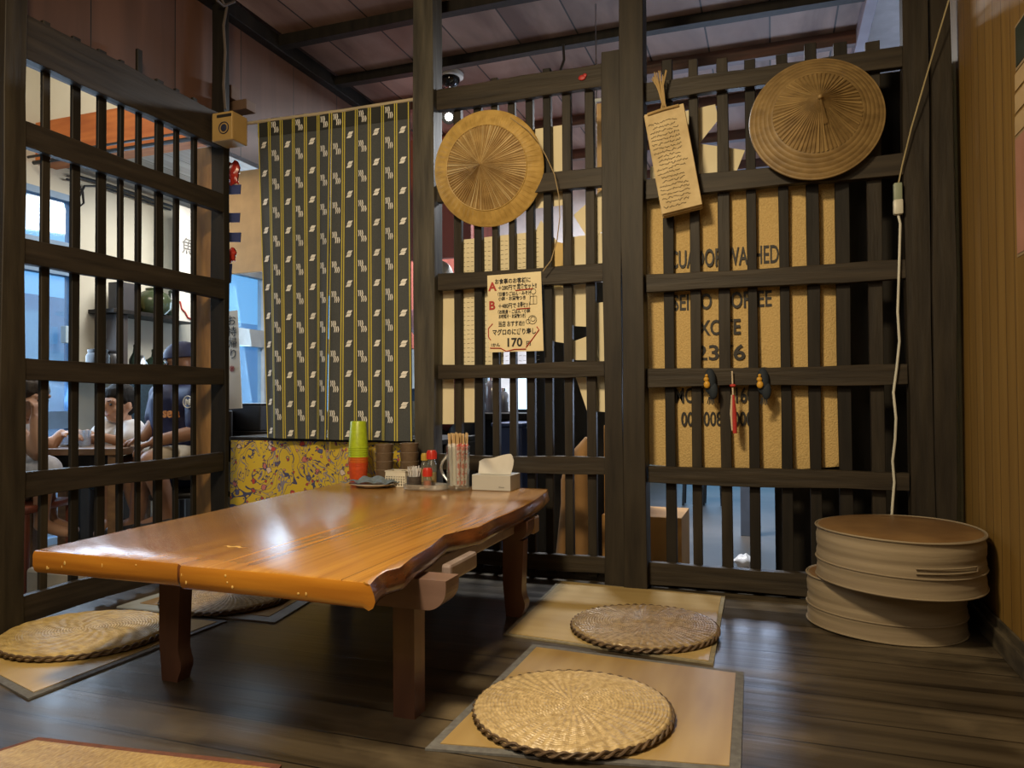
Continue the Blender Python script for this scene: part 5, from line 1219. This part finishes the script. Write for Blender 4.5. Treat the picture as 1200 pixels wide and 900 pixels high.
def head(bm, c, f, s=1.0):
    """face towards f; s=1 -> .22 high"""
    f = Vector(f).normalized(); up = Vector((0, 0, 1)); r = f.cross(up).normalized(); u = r.cross(f)
    M = Matrix((r, f, u)).transposed()
    def p(x, y, z): return Vector(c)+M@(Vector((x, y, z))*s)
    sph(bm, p(0, -.012, .022), .088*s, (.86, 1.02, 1), M, 20); sph(bm, p(0, .016, -.035), .066*s, (.88, .95, 1.12), M, 18); sph(bm, p(0, .045, -.075), .028*s, (1.1, .9, .8), M)
    cap(bm, p(0, .080, .012), p(0, .098, -.020), .008*s, .013*s); cap(bm, p(-.018, .072, -.052), p(.018, .072, -.052), .010*s, .010*s)
    cap(bm, p(-.045, .068, .028), p(.045, .068, .028), .012*s, .012*s)
    for k in (-1, 1): sph(bm, p(k*.078, -.012, -.01), .024*s, (.45, .7, 1.2), M); sph(bm, p(k*.038, .055, -.025), .024*s, (1, .7, .9), M)
    return M, p
def face_bits(par, M, p, s, skin):
    bm = NB()
    for k in (-1, 1): sph(bm, p(k*.031, .0745, .006), .0085*s, (1.35, .6, .75), M)
    obj('eyes', bm, mat('dark_eyes', (.02, .015, .012), .2), par, smooth=True)
    bm = NB()
    for k in (-1, 1): cap(bm, p(k*.018, .082, .027), p(k*.046, .074, .030), .003*s, .0025*s, 6)
    obj('eyebrows', bm, HAIR, par, smooth=True)
    bm = NB(); cap(bm, p(-.017, .0815, -.053), p(.017, .0815, -.053), .0042*s, .0042*s, 8); obj('lips', bm, mat('lips', (.36, .12, .09), .45), par, smooth=True)
def hand(bm, wst, d, nrm, s=1.0, curl=.5, side=1):
    """palm from wrist along d, palm normal nrm"""
    d = Vector(d).normalized(); nrm = Vector(nrm); nrm = (nrm-d*nrm.dot(d)).normalized(); q = d.cross(nrm)*side; w_ = Vector(wst)
    for k in range(4):
        o = (k-1.5)*.019*s; cap(bm, w_+d*.01*s+q*o*.6, w_+d*.078*s+q*o, .014*s, .012*s, 8)
        L_ = (.040, .046, .043, .033)[k]*s; a = w_+d*.084*s+q*o*1.1; b1_ = a+(d*math.cos(curl)+nrm*math.sin(curl))*L_; c_ = b1_+(d*math.cos(curl*2)+nrm*math.sin(curl*2))*L_*.8
        cap(bm, a, b1_, .0088*s, .0082*s, 8); cap(bm, b1_, c_, .0082*s, .007*s, 8)
    a = w_+d*.025*s-q*.026*s; b1_ = a+(d*.6-q*.75+nrm*.3).normalized()*.036*s; cap(bm, a, b1_, .012*s, .010*s, 8); cap(bm, b1_, b1_+(d*.9-q*.15+nrm*.4).normalized()*.028*s, .0095*s, .008*s, 8)
fwd_cam = lambda c: (Vector((0, 0, c.z))-c).normalized()
Lf = -RT.copy(); Lf.z = 0; Lf.normalize()          # picture-left
Tc = Vector((math.sin(YAW), -math.cos(YAW), 0))     # towards the camera

# --- man in navy jersey
hc = FR(213, 427, 4.02); man = thing('person', (mcen.x, mcen.y, FZ), 'seated person in a navy sports jersey, navy cap and cream shorts beyond the left lattice', 'person')
bm = NB(); ff = (Lf*.9+Tc*.45+Vector((0, 0, -.1))); M, hp = head(bm, hc, ff, .95)
neck = FR(214, 446, 4.04); chest = FR(209, 475, 4.06); pel = FR(214, 540, 4.08)
shN = FR(232, 464, 3.92); elN = FR(231, 506, 3.84); wrN = FR(182, 517, 3.80)
shF = FR(190, 463, 4.12); elF = FR(181, 497, 4.02); wrF = FR(168, 512, 3.94)
hipN = FR(219, 542, 3.98); knN = FR(178, 541, 3.74); anN = FR(199, 606, 3.80)
hipF = FR(208, 540, 4.14); knF = FR(170, 540, 3.98); anF = FR(160, 612, 4.02)
cap(bm, neck+Vector((0, 0, .05)), chest, .055, .09); cap(bm, chest, pel, .13, .14)
for s_, e_, w_ in ((shN, elN, wrN), (shF, elF, wrF)): cap(bm, s_, e_, .050, .041); cap(bm, e_, w_, .041, .029); cap(bm, s_, chest, .05, .09)
hand(bm, wrN, Lf*.9+Vector((0, 0, -.35)), Vector((0, 0, -1)), .95, .55, 1); hand(bm, wrF, Lf*.9+Vector((0, 0, -.35)), Vector((0, 0, -1)), .95, .5, -1)
for h_, k_, a_ in ((hipN, knN, anN), (hipF, knF, anF)):
    cap(bm, h_, k_, .085, .060); cap(bm, k_, k_.lerp(a_, .35), .058, .056); cap(bm, k_.lerp(a_, .35), a_, .056, .038); cap(bm, a_, a_+Lf*.14+Vector((0, 0, -.05)), .040, .032)
remeshed('body', bm, SKIND, man, .0075); face_bits(man, M, hp, .95, SKIND)
JER = mat('navy_jersey', (.012, .018, .085), .6, col2=(.009, .012, .055), scale=(12, 12, 12))
bm = NB(); cap(bm, FR(213, 456, 4.04), chest, .075, .125); cap(bm, chest, pel, .150, .155)
for s_, e_ in ((shN, elN), (shF, elF)): cap(bm, s_, s_.lerp(e_, .75), .066, .060); cap(bm, s_, chest, .07, .12)
remeshed('jersey', bm, JER, man, .009)
bm = NB()
for h_, k_ in ((hipN, knN), (hipF, knF)): cap(bm, h_, h_.lerp(k_, .82), .100, .078)
cap(bm, hipN, hipF, .10, .10); remeshed('shorts', bm, mat('cream_shorts', (.52, .45, .34), .8), man, .009)
bm = NB(); cm = M; sph(bm, hp(0, -.010, .040), .097*.95, (.92, 1.08, .95), M, 24)
for v in list(bm.verts):
    if (M.inverted()@(v.co-Vector(hc))).z < .036: v.co += M@Vector((0, 0, .036-(M.inverted()@(v.co-Vector(hc))).z))
pts = []
for k in range(13):
    a = PI*k/12; pts.append((math.cos(a)*.072, .07+math.sin(a)*.075))
tA_ = [bm.verts.new(hp(x, y, .042-.02*(y-.07)*8*.5)) for x, y in pts]; tB_ = [bm.verts.new(hp(x, y, .036-.02*(y-.07)*8*.5)) for x, y in pts]
bm.faces.new(tA_); bm.faces.new(tB_[::-1])
for k in range(12): bm.faces.new((tA_[k], tA_[k+1], tB_[k+1], tB_[k]))
o = obj('cap', bm, mat('navy_cap', (.02, .03, .10), .6), man, smooth=True)
for k, (w_, nm) in enumerate(((anN, 'shoe'), (anF, 'shoe'))):
    bm = NB(); cap(bm, w_+Vector((0, 0, -.03)), w_+Lf*.16+Vector((0, 0, -.065)), .048, .038); obj('shoe', bm, mat('dark_shoe', (.03, .03, .035), .5), man, smooth=True)
# jersey marks
nv = (Tc*.93+Lf*.35).normalized(); rr_ = nv.cross(Vector((0, 0, 1))).normalized()*-1; rr_ = Vector((0, 0, 1)).cross(nv).normalized(); Mj = Matrix((rr_, Vector((0, 0, 1)), nv)).transposed()
text('lettering', 'sela', .072, FR(191, 489, 3.86), Mj, mat('orange_print', (.65, .28, .08), .5), man, ext=.004, bold=.0015)
ce = FR(220, 471, 3.83); bm = NB(); tube(bm, [ce+Mj@Vector((.030*math.cos(2*PI*k/24), .030*math.sin(2*PI*k/24), 0)) for k in range(25)], .003, 5); obj('crest_ring', bm, WHITEP, man)
text('crest_letter', 'M', .045, ce+Mj@Vector((-.018, -.016, 0)), Mj, WHITEP, man, ext=.003, bold=.001)

# --- boy in white shirt
hc = FR(138, 474, 4.28); boy = thing('person', (bcen.x, bcen.y, FZ), 'seated person with short black hair in a white t-shirt, leaning on the dining table', 'person')
bm = NB(); M, hp = head(bm, hc, Tc*1.0+Lf*.38+Vector((0, 0, -.10)), .98)
neck = FR(143, 492, 4.34); chest = FR(143, 516, 4.40); pel = FR(150, 545, 4.48)
shN = FR(157, 503, 4.20); elN = FR(150, 520, 4.12); wrN = FR(120, 512, 4.08); shF = FR(125, 500, 4.30); elF = FR(112, 516, 4.22); wrF = FR(103, 508, 4.15)
knN = FR(150, 548, 4.0); knF = FR(128, 548, 4.0); anN = FR(165, 612, 4.1); anF = FR(130, 612, 4.1)
cap(bm, neck+Vector((0, 0, .04)), chest, .045, .08); cap(bm, chest, pel, .105, .115)
for s_, e_, w_ in ((shN, elN, wrN), (shF, elF, wrF)): cap(bm, s_, e_, .040, .034); cap(bm, e_, w_, .033, .024); cap(bm, s_, chest, .04, .08)
hand(bm, wrN, Lf+Vector((0, 0, .1)), Vector((0, 0, -1)), .85, .5, 1); hand(bm, wrF, Lf*.6+Tc*.3+Vector((0, 0, .2)), Vector((0, 0, -1)), .85, .7, -1)
for h_, k_, a_ in ((pel+RT*.07, knN, anN), (pel-RT*.07, knF, anF)):
    cap(bm, h_, k_, .075, .055); cap(bm, k_, k_.lerp(a_, .35), .052, .050); cap(bm, k_.lerp(a_, .35), a_, .050, .034); cap(bm, a_, a_+Tc*.12+Vector((0, 0, -.04)), .036, .028)
remeshed('body', bm, SKIN, boy, .0075); face_bits(boy, M, hp, .98, SKIN)
bm = NB(); cap(bm, FR(143, 500, 4.36), chest, .07, .105); cap(bm, chest, pel+Vector((0, 0, .03)), .122, .13)
for s_, e_ in ((shN, elN), (shF, elF)): cap(bm, s_, s_.lerp(e_, .65), .056, .056); cap(bm, s_, chest, .06, .10)
remeshed('t_shirt', bm, mat('white_tshirt', (.66, .66, .66), .8), boy, .009)
bm = NB()
for s_, k_ in ((1, knN), (-1, knF)): h_ = pel+RT*.07*s_; cap(bm, h_, h_.lerp(k_, .85), .09, .072)
remeshed('shorts', bm, mat('beige_shorts', (.42, .36, .26), .8), boy, .009)
def hairdo(bm, p, M, s, low=-.02, fr=.055):
    sph(bm, p(0, -.022, .040), .094*s, (.92, 1.0, .95), M, 22); cap(bm, p(0, -.07, .0), p(0, -.072, low-.02), .05*s, .035*s)
    for k in range(26):
        a = 2*PI*k/26; x, y = .072*math.cos(a), .070*math.sin(a)-.012
        cap(bm, p(x*.8, y*.85, .085), p(x*1.12, y*1.12+(.006 if y > 0 else 0), (fr if y > .02 else .015)+random.uniform(-.006, .008)), .018*s, .008*s, 7)
bm = NB(); hairdo(bm, hp, M, .98); remeshed('hair', bm, HAIR, boy, .006, 1)

# --- girl at the left edge
hc = FR(37, 467, 3.72); gl = thing('person', (gcen.x, gcen.y, FZ), 'seated person in a pale dress with a hand raised to the mouth beyond the lattice', 'person')
bm = NB(); M, hp = head(bm, hc, -Lf*.95+Tc*.25+Vector((0, 0, -.25)), .92)
neck = FR(27, 492, 3.74); chest = FR(18, 520, 3.76); pel = FR(14, 560, 3.78)
shN = FR(22, 508, 3.66); elN = FR(45, 532, 3.62); wrN = FR(41, 490, 3.64); knN = FR(52, 552, 3.66); anN = FR(48, 615, 3.7); knF = FR(50, 552, 3.86); anF = FR(60, 612, 3.9)
cap(bm, neck+Vector((0, 0, .04)), chest, .042, .08); cap(bm, chest, pel, .10, .12)
cap(bm, shN, elN, .042, .036); cap(bm, elN, wrN, .036, .024); cap(bm, shN, chest, .04, .08); hand(bm, wrN, Vector((0, 0, 1))-Lf*.05, -Lf*-1, .8, .9, 1)
shF = FR(26, 508, 3.86); elF = FR(60, 522, 3.9); wrF = FR(72, 508, 3.95); cap(bm, shF, elF, .040, .034); cap(bm, elF, wrF, .034, .024); hand(bm, wrF, -Lf+Vector((0, 0, 0)), Vector((0, 0, -1)), .8, .5, 1); cap(bm, shF, chest, .04, .08)
for k_, a_ in ((knN, anN), (knF, anF)): cap(bm, pel, k_, .075, .052); cap(bm, k_, a_, .050, .032); cap(bm, a_, a_-Lf*.12+Vector((0, 0, -.04)), .034, .026)
remeshed('body', bm, SKIN, gl, .0075); face_bits(gl, M, hp, .92, SKIN)
bm = NB(); cap(bm, FR(24, 506, 3.75), chest, .07, .10); cap(bm, chest, pel, .12, .14)
for k_ in (knN, knF): cap(bm, pel, k_, .105, .082)
remeshed('dress', bm, mat('white_dress', (.58, .58, .60), .85, col2=(.45, .45, .48), scale=(30, 30, 30)), gl, .009)
bm = NB(); hairdo(bm, hp, M, .95, -.06, .045); remeshed('hair', bm, mat('dark_brown_hair', (.025, .016, .012), .45, scale=(80, 80, 20), bump=.4), gl, .006, 1)

# --- cook behind the grey-brown post
hc = FR(512, 332, 4.3); ck = thing('person', (hc.x, hc.y, FZ), 'standing person with grey hair in a maroon top, mostly hidden behind the grey-brown post', 'person')
bm = NB(); M, hp = head(bm, hc, Lf*.7+Tc*.5+Vector((0, 0, -.35)), 1.0)
neck = hc+Vector((0, .02, -.13)); chest = hc+Vector((.02, .05, -.36)); pel = hc+Vector((.03, .12, -.72))
cap(bm, neck+Vector((0, 0, .05)), chest, .055, .09); cap(bm, chest, pel, .12, .13)
shL, shR = chest+Vector((-.18, 0, .16)), chest+Vector((.18, -.02, .16))
elL, wrL = FR(500, 392, 4.15), FR(508, 386, 4.0); elR, wrR = FR(540, 400, 4.15), FR(514, 388, 4.0)
for s_, e_, w_ in ((shL, elL, wrL), (shR, elR, wrR)): cap(bm, s_, e_, .048, .040); cap(bm, e_, w_, .038, .028); cap(bm, s_, chest, .05, .09)
hand(bm, wrL, Tc*.6-Lf*.2+Vector((0, 0, .1)), Vector((0, 0, -1)), .95, .6, 1); hand(bm, wrR, Tc*.3+Lf*.5+Vector((0, 0, .1)), Vector((0, 0, -1)), .95, .6, -1)
fl = FZ+.07
for s_ in (-1, 1): h_ = pel+Vector((.09*s_, 0, -.02)); a_ = Vector((h_.x, h_.y, fl)); k_ = (h_+a_)/2+Vector((0, -.03, 0)); cap(bm, h_, k_, .085, .058); cap(bm, k_, a_, .055, .038); cap(bm, a_, a_+Vector((-.03, -.13, -.03)), .038, .03)
remeshed('body', bm, SKIN, ck, .009); face_bits(ck, M, hp, 1, SKIN)
bm = NB(); cap(bm, neck+Vector((0, 0, -.03)), chest, .075, .12); cap(bm, chest, pel, .14, .15)
for s_, e_ in ((shL, elL), (shR, elR)): cap(bm, s_, s_.lerp(e_, .85), .064, .056); cap(bm, s_, chest, .065, .11)
remeshed('maroon_top', bm, mat('maroon_cotton', (.14, .025, .04), .8), ck, .01)
bm = NB()
for s_ in (-1, 1): h_ = pel+Vector((.09*s_, 0, -.02)); a_ = Vector((h_.x, h_.y, fl+.06)); k_ = (h_+a_)/2+Vector((0, -.03, 0)); cap(bm, h_, k_, .105, .08); cap(bm, k_, a_, .08, .06)
cap(bm, pel-Vector((.09, 0, 0)), pel+Vector((.09, 0, 0)), .125, .125); remeshed('trousers', bm, BLACK, ck, .01)
bm = NB(); hairdo(bm, hp, M, 1.0); remeshed('hair', bm, mat('grey_hair', (.30, .29, .27), .5, scale=(80, 80, 20), bump=.4), ck, .006, 1)

# edge of framed pictures on the right wall
for (ya, yb, m_, lab) in ((35, 82, (.02, .03, .02), 'dark picture at the top of the right wall, cut off by the picture edge'), (165, 300, (.40, .20, .14), 'pinkish poster below the papers on the right wall, cut off by the picture edge')):
    p0 = onX(XR-.004, 1188, ya); p1 = onX(XR-.004, 1188, yb)
    o = thing('wall_picture', (XR-.004, p0.y-.15, p1.z), lab, 'picture', 'papers on the right wall')
    bx('print', (XR-.003, p0.y-.30, p1.z), (XR-.0015, p0.y-.008, p0.z), mat(lab[:12], m_, .5), o, 0)
    bx('border', (XR-.0014, p0.y-.31, p1.z-.008), (XR-.0004, p0.y, p0.z+.008), mat('aged_border', (.30, .22, .12), .6), o, 0)
for k, (ya, yb) in enumerate(((88, 108), (112, 134), (138, 160))):
    p0 = onX(XR-.004, 1188, ya); p1 = onX(XR-.004, 1188, yb)
    tag(bx('paper_slip', (XR-.002, p0.y-.30, p1.z), (XR-.0005, p0.y, p0.z), mat('aged_slip', (.42, .30, .15), .7), None, 0), '%s of the three yellowed slips on the right wall between the pictures' % ('top', 'middle', 'bottom')[k], 'paper', 'papers on the right wall')
# red blot on the top rail
q = onY(YW-.04, 682, 91); bm = NB(); sph(bm, q, .014, (1.1, .25, .8)); sph(bm, q+Vector((.012, 0, .008)), .008, (1, .3, 1)); tag(obj('red_sticker', bm, mat('red_paint', (.40, .02, .02), .5), smooth=True), 'small red blob stuck on the top rail of the middle lattice', 'sticker')
# cable up the wall at the corner post
bm = NB(); tube(bm, [onX(XL+.05, *p) for p in ((258, -5), (262, 4), (266, 8), (262, 30), (264, 60), (262, 100), (264, 128))], .006, 6); tube(bm, [onX(XL+.05, *p) for p in ((254, 0), (262, 7), (275, 2))], .006, 6)
tag(obj('grey_cable', bm, mat('grey_brown_cable', (.10, .08, .07), .6), smooth=True), 'grey-brown cable running down the corner post to the small tan box', 'cable')
bm = NB(); tube(bm, [onY(3.10, *p) for p in ((660, 52), (661, 70), (656, 85), (657, 97))], .006, 6); tag(obj('ceiling_wire', bm, BLACK, smooth=True), 'short black wire hanging from the ceiling above the middle lattice', 'cable')

# ---------------------------------------------------------------- pieces of parts go one level deeper
DEEP = {'lettering': ('paper', 'carton', 'burlap_bag', 'panel'), 'red_marks': ('paper',), 'doodle': ('paper',), 'handwriting': ('pages',), 'tape': ('carton',), 'dome': ('housing',), 'bulb': ('housing',),
        'piping': ('side',), 'handle_strap': ('side',), 'eyes': ('body',), 'eyebrows': ('body',), 'lips': ('body',), 'fringe': ('pouch',), 'gold_knot': ('pouch',), 'peak_binding': ('crown',),
        'binding': ('brim',), 'crest_ring': ('jersey',), 'crest_letter': ('jersey',), 'scar': ('tabletop',), 'chip': ('tabletop',), 'dark_label': ('case',), 'emblem': ('case',), 'handle': ('glass_body',),
        'character': ('cloth', 'paper'), 'mark': ('cloth',), 'red_line': ('paper',)}
for root in [o for o in sc.objects if o.parent is None and o.children]:
    kids = list(root.children)
    for c in kids:
        base = c.name.split('.')[0]; want = DEEP.get(base)
        if base == 'lettering' and root.name.startswith('person'): want = ('jersey',)
        if want:
            for p in kids:
                if p.name.split('.')[0] in want and p is not c:
                    c.parent = p; break
